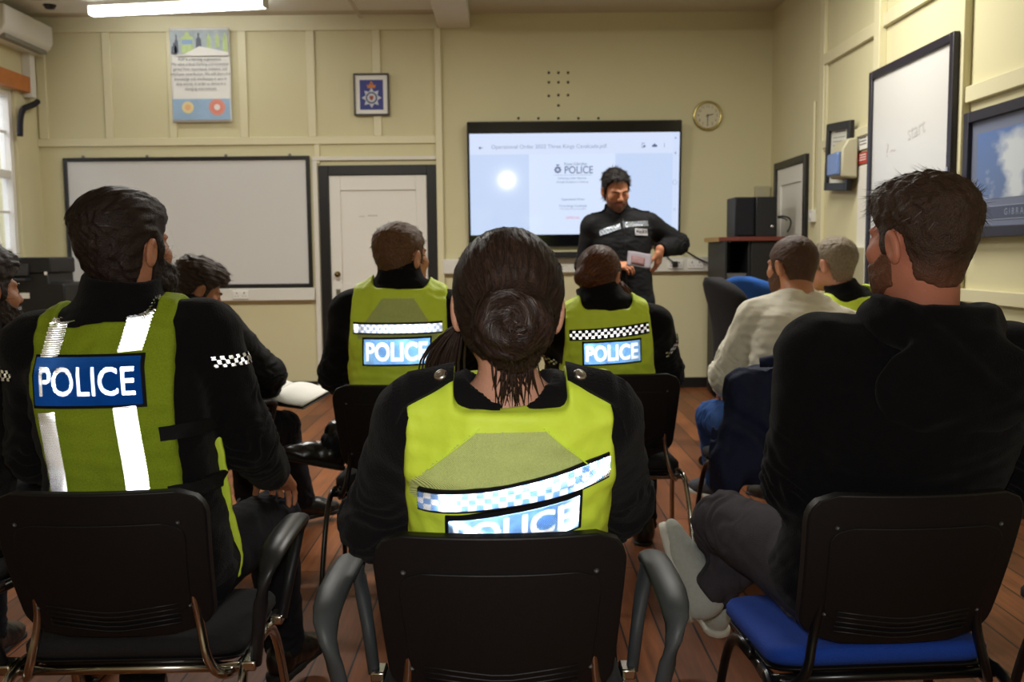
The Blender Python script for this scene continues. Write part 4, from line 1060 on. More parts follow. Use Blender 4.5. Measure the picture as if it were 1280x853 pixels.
def floor_mat():
    m = mat('varnished_brown_floor_boards', srgb(104, 66, 42), rough=.38, spec=.22); nt = m.node_tree; nd = nt.nodes; b = nd['Principled BSDF']
    tc = nd.new('ShaderNodeTexCoord'); mp = nd.new('ShaderNodeMapping'); mp.inputs['Rotation'].default_value = (0, 0, R(90)); nt.links.new(tc.outputs['Object'], mp.inputs['Vector'])
    bk = nd.new('ShaderNodeTexBrick'); nt.links.new(mp.outputs['Vector'], bk.inputs['Vector'])
    bk.offset = .37; bk.inputs['Scale'].default_value = 1; bk.inputs['Brick Width'].default_value = 1.9; bk.inputs['Row Height'].default_value = .125; bk.inputs['Mortar Size'].default_value = .0035; bk.inputs['Mortar Smooth'].default_value = .2; bk.inputs['Bias'].default_value = 0
    bk.inputs['Color1'].default_value = (*srgb(142, 84, 46), 1); bk.inputs['Color2'].default_value = (*srgb(98, 56, 31), 1); bk.inputs['Mortar'].default_value = (*srgb(26, 17, 13), 1)
    mp2 = nd.new('ShaderNodeMapping'); mp2.inputs['Scale'].default_value = (14, .9, 1); nt.links.new(tc.outputs['Object'], mp2.inputs['Vector'])
    n = nd.new('ShaderNodeTexNoise'); n.inputs['Scale'].default_value = 3; n.inputs['Detail'].default_value = 7; n.inputs['Roughness'].default_value = .65; nt.links.new(mp2.outputs['Vector'], n.inputs['Vector'])
    cr = nd.new('ShaderNodeMapRange'); cr.inputs['From Min'].default_value = .3; cr.inputs['From Max'].default_value = .75; cr.inputs['To Min'].default_value = .55; cr.inputs['To Max'].default_value = 1.35; nt.links.new(n.outputs['Fac'], cr.inputs['Value'])
    mx = nd.new('ShaderNodeVectorMath'); mx.operation = 'SCALE'; nt.links.new(bk.outputs['Color'], mx.inputs[0]); nt.links.new(cr.outputs['Result'], mx.inputs['Scale'])
    nt.links.new(mx.outputs[0], b.inputs['Base Color'])
    bp = nd.new('ShaderNodeBump'); bp.inputs['Strength'].default_value = .25; bp.inputs['Distance'].default_value = .003; bp.invert = True; nt.links.new(bk.outputs['Fac'], bp.inputs['Height']); nt.links.new(bp.outputs['Normal'], b.inputs['Normal'])
    r = nd.new('ShaderNodeMapRange'); r.inputs['To Min'].default_value = .3; r.inputs['To Max'].default_value = .55; nt.links.new(n.outputs['Fac'], r.inputs['Value']); nt.links.new(r.outputs['Result'], b.inputs['Roughness'])
    return m
def struct(o): o['kind'] = 'structure'; return o
NTRIM = [0]
def trim(lo, hi, m=None, bevel=.004):
    NTRIM[0] += 1; return struct(MB().box(lo, hi).build('trim_%d' % NTRIM[0], m or M_trim, bevel=bevel))
def wallY(px, py, Y=YB): p = at(px, py, Y); return p[0], p[2]
def wallX(px, py, X=XR): p = atX(px, py, X); return p[1], p[2]

def room():
    struct(MB().box((XL-.2, YR-.2, -.1), (XR+.2, YB+.2, 0)).build('floor', floor_mat()))
    struct(MB().box((XL-.2, YR-.2, HC), (XR+.2, YB+.2, HC+.12)).build('ceiling', M_ceil))
    struct(MB().box((XL-.2, YB, 0), (XR+.2, YB+.2, HC)).build('wall_back', M_wall))
    struct(MB().box((XR, YR, 0), (XR+.2, YB, HC)).build('wall_right', M_wall))
    struct(MB().box((XL-.2, YR-.2, 0), (XR+.2, YR, HC)).build('wall_rear', M_wall))
    # left wall with three window openings
    b = MB(); z0, z1 = 1.02, 2.74; ys = WIN
    prev = YR
    for a, c in sorted(ys):
        b.box((XL-.2, prev, 0), (XL, a, HC)); b.box((XL-.2, a, 0), (XL, c, z0)); b.box((XL-.2, a, z1), (XL, c, HC)); prev = c
    b.box((XL-.2, prev, 0), (XL, YB, HC)); struct(b.build('wall_left', M_wall))
    glass = mat('window_glass', (.95, .97, 1), rough=.0, trans=1.0, spec=.5); frost = mat('obscured_glass_pane', (.86, .86, .84), rough=.35, trans=.9)
    for n, (a, c) in enumerate(ys):
        w = struct(empty('window_%d' % (n+1), (XL-.08, (a+c)/2, z0))); hw = (c-a)/2; h = z1-z0
        f = MB()
        f.box((-.05, -hw, 0), (.05, -hw+.06, h)).box((-.05, hw-.06, 0), (.05, hw, h)).box((-.05, -hw+.06, 0), (.05, hw-.06, .06)).box((-.05, -hw+.06, h-.06), (.05, hw-.06, h))
        f.box((-.04, -hw+.06, h*.575-.035), (.04, hw-.06, h*.575+.035))
        nb = 4; cw = (2*hw-.12)/nb
        for i in range(1, nb): f.box((-.014, -hw+.06+cw*i-.012, .06), (.014, -hw+.06+cw*i+.012, h-.06))
        for zz in (.19, .385, .79): f.box((-.012, -hw+.06, h*zz-.012), (.012, hw-.06, h*zz+.012))
        f.build('window_frame', M_white, w, bevel=.004)
        MB().box((-.003, -hw+.05, .05), (.003, hw-.05, h-.05)).build('pane', glass, w)
        MB().box((.02, -hw-.05, -.05), (.16, hw+.05, 0)).build('window_sill', M_white, w, bevel=.006)
        if n == 0:
            hb = MB(); hb.tube([(.05, hw-.50, h*.30), (.075, hw-.50, h*.30), (.08, hw-.46, h*.24), (.075, hw-.40, h*.215)], .009, 8).disc((0, 0), .02, 0, .012, 12, frameM((.045, hw-.50, h*.30), (0, 1, 0), (0, 0, 1)))
            hb.build('stay_handle', mat('dark_bronze', srgb(46, 40, 34), rough=.4, metal=.7), w, smooth=True)
    o = MB().box((XL-2.3, 5, -.1), (XL-2.1, 24, 6)).build('outside_facade', mat('pinkish_render', srgb(176, 152, 140), rough=.9, noise=(1.5, .1))); tag(o, 'pinkish wall of a neighbouring building seen through the left window', 'building')
    # skirting, black
    sk = .095
    struct(MB().box((XL, YB-.025, 0), (DL0, YB, sk)).build('baseboard_back', M_blackpaint, bevel=.004))
    struct(MB().box((DL1, YB-.025, 0), (XR, YB, sk)).build('baseboard_far', M_blackpaint, bevel=.004))
    struct(MB().box((XR-.025, YR, 0), (XR, 7.6, sk)).build('baseboard_right', M_blackpaint, bevel=.004))
    struct(MB().box((XL, YR, 0), (XL+.025, YB-.025, sk)).build('baseboard_left', M_blackpaint, bevel=.004))
    # cream battens of the left part of the back wall
    t = .022
    x0, zr = XL, wallY(300, 172)[1]
    ytop = HC-.02; xe = wallY(548, 100)[0]
    trim((XL, YB-t, zr-.07), (xe, YB, zr+.0))                 # rail
    trim((XL, YB-t, HC-.14), (xe, YB, HC-.0))                 # top rail
    for px in (130, 299, 384, 466): x = wallY(px, 100)[0]; trim((x, YB-t, zr), (x+.075, YB, HC-.14))
    xw = wallY(213, 100)[0]; trim((xw-.02, YB-t, zr), (xw+.05, YB, HC-.14))
    trim((XL+.02, YB-t*1.1, zr), (XL+.10, YB, HC-.14)); trim((xe-.03, YB-.05, 0), (xe+.03, YB, HC-.13))
    x = wallY(393, 180)[0]; trim((x, YB-t, wallY(393, 205)[1]), (x+.05, YB, zr-.07))
    # right wall battens and rails
    def rail(y0, y1, pA, h=.085, d=.03): z = pA; trim((XR-d, y0, z-h/2), (XR, y1, z+h/2))
    zhi = wallX(1062, 58)[1]; yv0 = wallX(1027, 200)[0]; yv1 = wallX(1101, 60)[0]; yv2 = wallX(1203, 60)[0]
    zlo = wallX(1240, 110)[1]
    trim((XR-.03, yv0-.10, sk), (XR, yv0, HC)); trim((XR-.05, yv1-.10, 1.9), (XR, yv1, HC)); trim((XR-.045, yv2-.11, sk), (XR, yv2, HC))
    rail(yv1, yv0-.10, zhi); rail(yv2, yv1-.10, zhi+.02); rail(yv2-2.6, yv2-.11, zlo); rail(yv1, yv0-.10, wallX(1080, 165)[1], .06)
    trim((XR-.02, yv0-.14, wallX(1040, 180)[1]-.04), (XR, yv0-.10, zhi))
    rail(yv2-2.6, yv2-.11, wallX(1240, 372)[1], .07)
    # beams
    zb = 3.33; xb0 = wallY(548, 42)[0]; xb1 = wallY(588, 42)[0]
    struct(MB().box((xb0, 7.55, zb), (xb1, YB, HC)).build('ceiling_beam', M_beam, bevel=.008))
    struct(MB().box((xb1, 7.58, zb+.01), (XR, 7.9, HC)).build('ceiling_beam', M_beam, bevel=.008))
    struct(MB().box((XL, 8.30, HC-.03), (xb0, 8.72, HC)).build('ceiling_board', M_beam, bevel=.004))
    trim((xb0-.72, 8.20, HC-.036), (xb0-.69, YB, HC-.029), M_ceil)
    # screw holes left in the wall over the screen, plugged
    for px, py in ((686, 91), (698, 91), (710, 91), (686, 103), (698, 103), (710, 103), (686, 120), (698, 119), (710, 119), (698, 132), (648, 148), (673, 148), (698, 148), (723, 148), (748, 148)):
        x, z = wallY(px, py); b = MB(); b.lathe([(.0125, 0), (.0125, .003), (.008, .006), (.0001, .004)], 12, frameM((x, YB, z), (1, 0, 0), (0, 0, 1)))
        tag(b.build('screw_socket_plug', mat('rusty_brown_plug', srgb(66, 54, 38), rough=.8), smooth=True), 'small dark brown screw plug in the bare wall above the screen', 'wall plug', 'screw plugs above the screen')

def door_leaf(name, M, w, h, frame_w, m_frame, panels, knob_side):
    """door in local x (width) z (height), facing -y"""
    d = struct(empty(name)); d.matrix_world = M
    b = MB(); b.box((-frame_w, -.035, 0), (0, .02, h+frame_w)).box((w, -.035, 0), (w+frame_w, .02, h+frame_w)).box((0, -.035, h), (w, .02, h+frame_w)); b.build('door_frame', m_frame, d, bevel=.004)
    b = MB()
    z = [0]+[v for p in panels for v in p]+[h]; sw = .105
    b.box((.004, -.018, .005), (sw, .02, h-.004)).box((w-sw, -.018, .005), (w-.004, .02, h-.004))
    for i in range(0, len(z), 2): b.box((sw, -.018, max(z[i], .005)), (w-sw, .02, min(z[i+1], h-.004)))
    for a, c in panels: b.box((sw, -.004, a), (w-sw, .012, c))
    l = b.build('door_leaf', M_white, d, bevel=.005)
    return d, l
def doors():
    M = Matrix.Translation((DL0+.10, YB-.0, 0))
    w = DL1-DL0-.19; h = wallY(475, 219)[1]
    d, l = door_leaf('door_1', M, w, h, .09, M_blackpaint, ((.20, .86), (1.01, h-.14)), 'l')
    brass = mat('aged_brass', srgb(120, 98, 58), rough=.4, metal=.9)
    b = MB(); b.lathe([(.026, 0), (.026, .006), (.012, .012), (.012, .03), (.024, .045), (.024, .055), (.0001, .062)], 20, frameM((.065, -.018, 1.10), (1, 0, 0), (0, 0, 1))); b.build('door_knob', brass, l, smooth=True)
    b = MB(); b.box((.045, -.024, .80), (.085, -.018, .96)).tube([(.065, -.03, .87), (.065, -.06, .87), (.10, -.062, .868), (.15, -.06, .866)], .008, 8); b.build('door_handle', mat('worn_steel', srgb(150, 148, 140), rough=.35, metal=.9), l, bevel=.001)
    b = MB(); b.cbox((.40, -.005, h*.815), (.09, .003, .006)).cbox((.30, -.005, h*.812), (.05, .003, .005)); b.build('scuff_mark', mat('grey_scuff', srgb(150, 148, 140), rough=.7), l)
    # pale door frame surround
    trim((DL0-.045, YB-.03, 0), (DL0, YB, h+.135), M_beam); trim((DL0-.045, YB-.03, h+.135), (DL1+.045, YB, h+.17), M_beam)
    # door in the right wall, far end
    y1 = wallX(972, 205)[0]; y0 = wallX(1013, 200)[0]
    h2 = wallX(972, 205)[1]-.06
    M = frameM((XR, y1-.06, 0), (0, -1, 0), (1, 0, 0)); M = Matrix(((0, 1, 0, XR), (-1, 0, 0, y1-.06), (0, 0, 1, 0), (0, 0, 0, 1)))
    d, l = door_leaf('door_2', M, .80, h2, .06, M_blackpaint, ((.2, .9), (1.05, h2-.15)), 'r')
    b = MB(); b.lathe([(.026, 0), (.026, .006), (.012, .012), (.012, .03), (.024, .045), (.024, .055), (.0001, .062)], 20, frameM((.735, -.018, 1.02), (1, 0, 0), (0, 0, 1))); b.build('door_knob', brass, l, smooth=True)

def framed(name, M, w, h, fw, depth, mf, lab, cat):
    """frame hung on a wall: local x right, y up, z out of the wall; returns root"""
    r = empty(name); r.matrix_world = M; tag(r, lab, cat)
    b = MB(); b.box((-w/2, -h/2, 0), (-w/2+fw, h/2, depth)).box((w/2-fw, -h/2, 0), (w/2, h/2, depth)).box((-w/2+fw, -h/2, 0), (w/2-fw, -h/2+fw, depth)).box((-w/2+fw, h/2-fw, 0), (w/2-fw, h/2, depth))
    b.build('frame', mf, r, bevel=.004); return r
def plate(name, parent, x0, x1, y0, y1, z0, z1, m, bevel=0): return MB().box((x0, y0, z0), (x1, y1, z1)).build(name, m, parent, bevel=bevel)
MBACK = lambda x, z, d=0: Matrix(((1, 0, 0, x), (0, 0, -1, YB-d), (0, 1, 0, z), (0, 0, 0, 1)))       # hung on the back wall
MRIGHT = lambda y, z, d=0: Matrix(((0, 0, -1, XR-d), (-1, 0, 0, y), (0, 1, 0, z), (0, 0, 0, 1)))      # hung on the right wall
def star(n, r1, r2, a0=90): return [((r1 if i % 2 == 0 else r2)*math.cos(R(a0+180*i/n)), (r1 if i % 2 == 0 else r2)*math.sin(R(a0+180*i/n))) for i in range(2*n)]
def T(x, y, z): return Matrix.Translation((x, y, z))

def wall_things():
    # left whiteboard
    (xa, za), (xb, zb) = wallY(80, 198), wallY(392, 359); w, h = xb-xa, za-zb
    r = framed('whiteboard', MBACK((xa+xb)/2, (za+zb)/2, 0), w, h, .035, .035, M_blackpaint, 'wide black-framed whiteboard on the back wall left of the white door', 'whiteboard')
    plate('writing_surface', r, -w/2+.03, w/2-.03, -h/2+.03, h/2-.03, .0, .018, M_board)
    for i in (-.16, .16, .42, -.42):
        plate('fixing_clip', r, i*w-.012, i*w+.012, h/2-.005, h/2+.022, 0, .02, mat('grey_steel', srgb(120, 118, 112), rough=.4, metal=.6), .003)
    # whiteboard on the right wall
    XW = XR-.05; ya, yb = wallX(1088, 250, XW)[0], wallX(1196, 150, XW)[0]; za, zb = wallX(1196, 40, XW)[1], wallX(1086, 380, XW)[1]
    w, h = ya-yb, za-zb
    r = framed('whiteboard', MRIGHT((ya+yb)/2, (za+zb)/2, .045), w, h, .05, .035, M_alu_dark, 'tall dark-framed whiteboard on the right wall with faint rubbed-out writing', 'whiteboard')
    plate('writing_surface', r, -w/2+.04, w/2-.04, -h/2+.04, h/2-.04, .0, .018, M_board)
    faint = mat('faint_marker', srgb(190, 188, 184), rough=.5)
    o = text_obj('rubbed_writing', 'start', .13, faint, r, T(.12, .30, .0195) @ Matrix.Rotation(R(6), 4, 'Z')); o = text_obj('rubbed_writing', '? ~', .12, mat('faint_red_marker', srgb(198, 186, 182), rough=.5), r, T(-.25, .22, .0195))
    plate('fixing_clip', r, w/2-.045, w/2-.02, .02, .045, .035, .04, M_silver, .002)
    # police crest frame
    x, z = wallY(465, 119)
    r = framed('framed_crest', MBACK(x, z, .022), .325, .38, .016, .03, mat('brown_black_frame', srgb(44, 34, 26), rough=.4), 'small framed blue picture of an eight-pointed police badge above the white door', 'picture')
    plate('mount', r, -.15, .15, -.178, .178, 0, .012, M_paper)
    pl = plate('blue_ground', r, -.107, .107, -.137, .132, .012, .0135, mat('deep_blue_card', srgb(48, 56, 128), rough=.6))
    sv = mat('silver_print', srgb(190, 196, 205), rough=.6); gd = mat('orange_gold_print', srgb(196, 120, 50), rough=.6)
    b = MB(); b.prism(star(8, .092, .058), 0, .001, T(0, -.03, .0136)); b.build('star', sv, pl)
    b = MB(); b.disc((0, -.03), .052, 0, .001, 32, T(0, 0, .0147)); b.build('ring', mat('navy_print', srgb(34, 38, 84), rough=.6), pl)
    b = MB(); b.disc((0, -.03), .040, 0, .001, 32, T(0, 0, .0158)); b.build('roundel', sv, pl)
    b = MB(); b.prism([(-.018, .018), (.018, .018), (.018, -.006), (0, -.026), (-.018, -.006)], 0, .001, T(0, -.03, .0169)); b.build('shield', mat('brick_red_print', srgb(150, 66, 40), rough=.6), pl)
    b = MB(); b.prism([(-.034, .0), (.034, .0), (.042, .034), (.022, .022), (.016, .046), (0, .030), (-.016, .046), (-.022, .022), (-.042, .034)], 0, .001, T(0, .058, .0136)).disc((0, .108), .010, 0, .001, 12, T(0, 0, .0136)); b.build('crown', gd, pl)
    # poster under the lamp
    (xa, za), (xb, zb) = wallY(213, 36), wallY(292, 153); w, h = xb-xa, za-zb
    r = empty('picture_poster'); r.matrix_world = MBACK((xa+xb)/2, (za+zb)/2, .024); tag(r, 'tall printed poster under the lamp, photos above text and two round emblems', 'poster')
    b = MB(); b.grid(lambda u, v: ((u-.5)*w, (v-.5)*h, .012+.016*max(0, u-.9)*6*(1-v)+.006*math.sin(v*7)*u+.022*max(0, .12-v)), 20, 24); b.build('sheet', M_paper, r, smooth=True, solid=.002)
    def pp(name, x0, x1, y0, y1, m, z=.026): return plate(name, r, (x0-.5)*w, (x1-.5)*w, (y0-.5)*h, (y1-.5)*h, z, z+.001, m)
    lb = mat('poster_sky_blue', srgb(150, 178, 204), rough=.7, noise=(5, .2)); gr = mat('poster_green', srgb(182, 200, 138), rough=.7, noise=(20, .3))
    pp('blue_band', .02, .98, .02, .245, lb); ph = pp('photo_panel', .02, .98, .72, .97, mat('poster_grey_photo', srgb(168, 178, 180), rough=.7, noise=(14, .35)))
    for cx, cy, ww, hh in ((.12, .83, .07, .16), (.08, .78, .10, .10), (.49, .85, .10, .15)):
        b = MB(); b.prism([((cx-.5+ww*.5*a)*w, (cy-.5+hh*.6*c)*h) for a, c in ((-1, -1), (1, -1), (.8, .3), (.3, .5), (.35, 1), (-.35, 1), (-.3, .5), (-.8, .3))], .0272, .0276); b.build('dark_figure', mat('poster_dark', srgb(96, 102, 112), rough=.7), ph)
    for cx, cy, ww, hh in ((.30, .84, .20, .22), (.66, .85, .07, .16), (.80, .86, .07, .14), (.93, .84, .08, .20)):
        b = MB(); b.prism([((cx-.5+ww*.5*a)*w, (cy-.5+hh*.5*c)*h) for a, c in ((-1, -1), (1, -1), (1, .5), (.4, .7), (.3, 1), (-.3, 1), (-.4, .7), (-1, .5))], .0277, .028); b.build('yellow_figure', gr, ph)
    plate('blue_label', ph, (.21-.5)*w, (.39-.5)*w, (.82-.5)*h, (.87-.5)*h, .0281, .0285, mat('poster_label_blue', srgb(140, 166, 200), rough=.7))
    b = MB(); b.prism([((.02-.5)*w, (.70-.5)*h), ((.98-.5)*w, (.70-.5)*h), ((.98-.5)*w, (.735-.5)*h), ((.5-.5)*w, (.80-.5)*h), ((.25-.5)*w, (.72-.5)*h)], .0285, .029); b.build('white_sweep', M_paper, ph)
    lines = ['RGP is a learning organisation.', 'We value critical thinking and innovation', 'gained from experience, initiative, and', 'employee contribution. We will share the', 'knowledge and mindfulness it uses in', 'daily activity in order to thrive in a', 'changing environment.']
    for i, t in enumerate(lines): text_obj('poster_text', t, .040, mat('poster_text_grey', srgb(104, 106, 112), rough=.8), r, T(0, (.665-i*.052-.5)*h, .0265), xs=.80)
    def ring(cx, cy, rr, m1, m2, m3):
        for k, (q, m) in enumerate(((rr, m1), (rr*.72, m2), (rr*.36, m3))): b = MB(); b.disc(((cx-.5)*w, (cy-.5)*h), q, .0272+k*.0006, .0276+k*.0006, 28); b.build('emblem', m, r)
    ring(.27, .155, .075, lb, mat('poster_yellow', srgb(222, 206, 150), rough=.7), mat('poster_orange', srgb(226, 176, 126), rough=.7)); ring(.76, .155, .075, mat('poster_coral', srgb(216, 146, 130), rough=.7), mat('poster_coral_light', srgb(220, 136, 118), rough=.7), mat('poster_pale', srgb(226, 220, 214), rough=.7))
    # wall clock
    x, z = wallY(884, 145); r = empty('clock'); r.matrix_world = MBACK(x, z, 0); tag(r, 'round gold-rimmed wall clock right of the big screen', 'clock')
    gold = mat('pale_gold_rim', srgb(190, 176, 120), rough=.22, metal=.9)
    b = MB(); b.lathe([(.128, 0), (.136, .012), (.134, .030), (.122, .036), (.112, .030), (.112, .020)], 44); b.build('rim', gold, r, smooth=True)
    b = MB(); b.disc((0, 0), .115, .004, .020, 40); fc = b.build('face', mat('clock_face_cream', srgb(202, 194, 164), rough=.5), r)
    for i in range(12):
        a = R(90-30*(i+1)); text_obj('numeral', str(i+1), .036, mat('clock_numeral', srgb(96, 88, 60), rough=.6), fc, T(.086*math.cos(a), .086*math.sin(a), .0205))
    def hand(nm, ang, L, wd): b = MB(); b.prism([(-wd, -.015), (wd, -.015), (wd*.6, L), (-wd*.6, L)], .0225, .024, Matrix.Rotation(R(-ang), 4, 'Z')); b.build(nm, mat('clock_hand_dark', srgb(52, 46, 34), rough=.5), r)
    hand('hour_hand', 75, .055, .005); hand('minute_hand', 181, .088, .004)
    # big screen
    (xa, za), (xb, zb) = wallY(583.5, 153, 8.9), wallY(851, 306, 8.9); w, h = xb-xa, za-zb+.012
    M = MBACK((xa+xb)/2, (za+zb)/2, .035) @ Matrix.Rotation(R(4.1), 4, 'X'); r = empty('television'); r.matrix_world = M; tag(r, 'large wall-mounted screen showing a police order page', 'television')
    b = MB(); b.prism(rrect(w, h, .012), .0, .055); b.build('casing', M_plastic_k, r, bevel=.003)
    b = MB(); b.cbox((0, 0, -.025), (.5, .35, .05)); b.build('wall_bracket', M_blackpaint, r)
    b = MB(); b.prism(rrect(w-.02, h-.02, .006), .055, .0565); b.build('glass', mat('black_screen_glass', (.004, .004, .006), rough=.12, spec=.6), r)
    E = lambda n, c, s: mat(n, (.02, .02, .02), rough=.07, spec=.5, emit=(srgb(*c), s))
    y0, y1 = -h/2+.115, h/2-.108; x0, x1 = -w/2+.022, w/2-.020; sw, sh = x1-x0, y1-y0
    px = lambda X: x0+(X-587)/(849-587)*sw
    py = lambda Yp: y1-(Yp-168)/(290-168)*sh
    S_ = 1.0
    pic = plate('picture', r, x0, x1, y0, y1, .0565, .0575, E('screen_grey_blue', (196, 214, 246), TVE))
    plate('app_bar', pic, px(587), px(841), py(193), y1, .0575, .0578, E('screen_bar', (212, 224, 250), TVE))
    plate('page', pic, px(661), px(769), y0, py(193), .0575, .0578, E('screen_page', (214, 228, 253), TVE))
    plate('nav_bar', pic, px(841), x1, y0, y1, .0575, .0579, E('screen_nav', (208, 222, 250), TVE))
    ik = mat('screen_dark_ink', srgb(66, 80, 110), rough=.6, emit=(srgb(70, 84, 120), TVE)); ikl = mat('screen_grey_ink', (.05, .05, .05), rough=.6, emit=(srgb(128, 142, 176), TVE)); ikr = mat('screen_red_ink', (.05, .01, .01), rough=.6, emit=(srgb(226, 110, 150), TVE))
    def tx(s, X, Yp, size, m, **k): text_obj('screen_text', s, size, m, pic, T(px(X), py(Yp), .0583), **k)
    tx('Operational Order 2022 Three Kings Cavalcade.pdf', 614, 184, .050, ikl, align='LEFT', xs=1.0)
    tx('Royal Gibraltar', 705, 205, .036, ik, align='LEFT', xs=.95); tx('POLICE', 705, 212.5, .094, ik, align='LEFT', bold=.008, xs=.86)
    tx('Delivering a Safer Gibraltar', 715, 222, .024, ik); tx('through Excellence in Policing', 715, 226.5, .024, ik)
    tx('Operational Order', 716, 247.5, .028, ik); tx('Three Kings Cavalcade', 716, 255.5, .028, ik); tx('Thursday 5th January 2023', 716, 259, .022, ikl); tx('OFFICIAL', 716, 270, .032, ikr)
    plate('rule', pic, px(692), px(740), py(218.4), py(218), .0578, .0583, ikl)
    c = (px(697), py(211)); b = MB(); b.prism(star(8, .036, .026), .0579, .0584, T(c[0], c[1]-.006, 0)).prism([(-.012, 0), (.012, 0), (.016, .016), (0, .010), (-.016, .016)], .0579, .0584, T(c[0], c[1]+.030, 0)); b.build('crest', ik, pic)
    b = MB(); b.disc(c, .014, .0585, .0587, 20, T(0, -.006, 0)); b.build('crest_centre', E('screen_page2', (196, 210, 236), TVE), pic)
    # tool icons
    b = MB(); b.box((px(599), py(185.2), .0579), (px(603.5), py(184.4), .0583)); b.prism([(px(598.2), py(184.8)), (px(600.6), py(182.6)), (px(600.6), py(187))], .0579, .0583); b.build('back_arrow', ik, pic)
    b = MB(); X, Y = px(804), py(183.5); b.box((X-.016, Y-.022, .0579), (X-.012, Y+.022, .0583)).box((X-.016, Y+.018, .0579), (X+.012, Y+.022, .0583)).box((X-.016, Y-.022, .0579), (X+.004, Y-.018, .0583)).disc((X+.008, Y-.008), .011, .0579, .0583, 16); b.build('search_icon', ik, pic)
    b = MB(); X, Y = px(818), py(183.5); b.prism([(X-.022, Y-.016), (X+.020, Y-.016), (X+.024, Y), (X+.010, Y+.006), (X, Y+.018), (X-.012, Y+.006), (X-.024, Y)], .0579, .0583); b.build('share_icon', ik, pic)
    b = MB(); X = px(830)
    for k in (-1, 0, 1): b.disc((X, py(183.5)+k*.014), .004, .0579, .0583, 10)
    b.build('menu_icon', ik, pic)
    b = MB(); X = px(844); b.disc((X, py(175)), .008, .0580, .0584, 12); b.prism([(X-.010, py(193)), (X+.006, py(191)), (X+.006, py(195))], .0580, .0584)
    for k in range(24): a0, a1 = R(k*15), R(k*15+15); b.prism([(X+.018*math.cos(a0), py(228)+.018*math.sin(a0)), (X+.021*math.cos(a0), py(228)+.021*math.sin(a0)), (X+.021*math.cos(a1), py(228)+.021*math.sin(a1)), (X+.018*math.cos(a1), py(228)+.018*math.sin(a1))], .0580, .0584)
    b.box((X-.010, py(261)-.009, .0580), (X+.010, py(261)-.006, .0584)).box((X-.010, py(261)+.006, .0580), (X+.010, py(261)+.009, .0584)); b.build('nav_icons', ikl, pic)
    # sound bar on the ledge under the screen
    (xa, z), (xb, _) = wallY(662, 319, 8.86), wallY(738, 319, 8.86)
    b = MB(); b.prism(rrect(xb-xa, .052, .02), -.045, .045, MBACK((xa+xb)/2, z, .10)); sb = b.build('sound_bar', M_plastic_k, bevel=.004); tag(sb, 'slim black sound bar lying on the white ledge under the screen', 'speaker')
    # trunking with sockets under the screen
    def trunk(name, x0, x1, z, hh, lab, socks):
        r = empty(name, ((x0+x1)/2, YB, z)); tag(r, lab, 'cable trunking')
        b = MB(); b.box((x0-(x0+x1)/2, -.055, -hh/2), (x1-(x0+x1)/2, 0, hh/2)); b.build('channel', M_plastic_w, r, bevel=.006)
        for sx, plug in socks:
            q = sx-(x0+x1)/2; s_ = MB().box((q-.073, -.066, -.04), (q+.073, -.055, .04)).build('socket', mat('socket_white', srgb(226, 224, 216), rough=.4), r, bevel=.004)
            for k in (-.034, .034):
                b = MB(); b.box((q+k-.004, -.0675, .008), (q+k+.004, -.066, .024)).box((q+k-.018, -.0675, -.016), (q+k-.008, -.066, -.011)).box((q+k+.008, -.0675, -.016), (q+k+.018, -.066, -.011)); b.build('pin_slots', M_ink, s_)
        return r
    zt = wallY(700, 332)[1]
    trunk('cable_trunking', DL1+.045, wallY(905, 332)[0], zt, .135, 'white cable trunking with sockets running under the big screen', [(wallY(p_, 332)[0], 0) for p_ in (843, 868, 893)])
    trunk('cable_trunking', XL+.02, DL0-.05, wallY(340, 368)[1], .115, 'white cable trunking with one socket under the left whiteboard', [(wallY(303, 367)[0], 0)])
    # black leads from the screen to the sockets
    pl0 = at(848, 308, 8.92); pl1 = at(892, 331, 8.9)
    b = MB(); b.tube([at(838, 308, 8.955), pl0, at(868, 321, 8.93), at(884, 329, 8.90), pl1], .008, 8)
    c = b.build('power_lead', M_plastic_k, smooth=True); tag(c, 'black power lead running from the screen down to the white trunking', 'cable')
    b = MB(); b.cbox(pl1, (.05, .045, .055)); b.build('plug', M_plastic_k, c, bevel=.006)
    b = MB(); b.tube([at(829, 313, 8.955), at(834, 322, 8.92), at(843, 329, 8.90)], .006, 8); c = b.build('power_lead', M_plastic_k, smooth=True); tag(c, 'short black lead plugged into the socket beside the standing officer', 'cable')
    b = MB(); b.cbox(at(844, 330.5, 8.9), (.05, .045, .055)); b.build('plug', M_plastic_k, c, bevel=.006)
    b = MB(); b.cbox((*wallY(579, 325)[:1], YB-.035, zt+.075), (.085, .03, .018)); tag(b.build('board_rubber', mat('grey_felt', srgb(96, 96, 98), rough=.9), bevel=.004), 'grey board rubber on the left end of the ledge under the screen', 'board rubber')
    # things on the right wall: notice frame, dispenser, paper signs, picture, switch
    ya, yb = wallX(1031, 200, XR-.07)[0], wallX(1060, 200, XR-.07)[0]; za, zb = wallX(1045, 158)[1], wallX(1047, 240)[1]
    w, h = ya-yb, za-zb
    r = framed('framed_notice', MRIGHT((ya+yb)/2, (za+zb)/2, .034) @ Matrix.Rotation(R(-4), 4, 'Z'), w, h, .055, .035, M_blackpaint, 'black-framed typed notice hanging crooked on the right wall by the dispenser', 'notice')
    pa = plate('paper', r, -w/2+.05, w/2-.05, -h/2+.05, h/2-.05, 0, .012, mat('aged_paper', srgb(206, 206, 192), rough=.8))
    plate('heading_line', pa, -w*.22, w*.22, h*.36, h*.375, .0121, .0125, M_ink)
    b = MB()
    for k in range(11): b.box((-w*.3, h*(.28-k*.058), .0121), (w*.3*(1 if k % 3 else .7), h*(.288-k*.058), .0125))
    b.build('typed_lines', M_ink, pa)
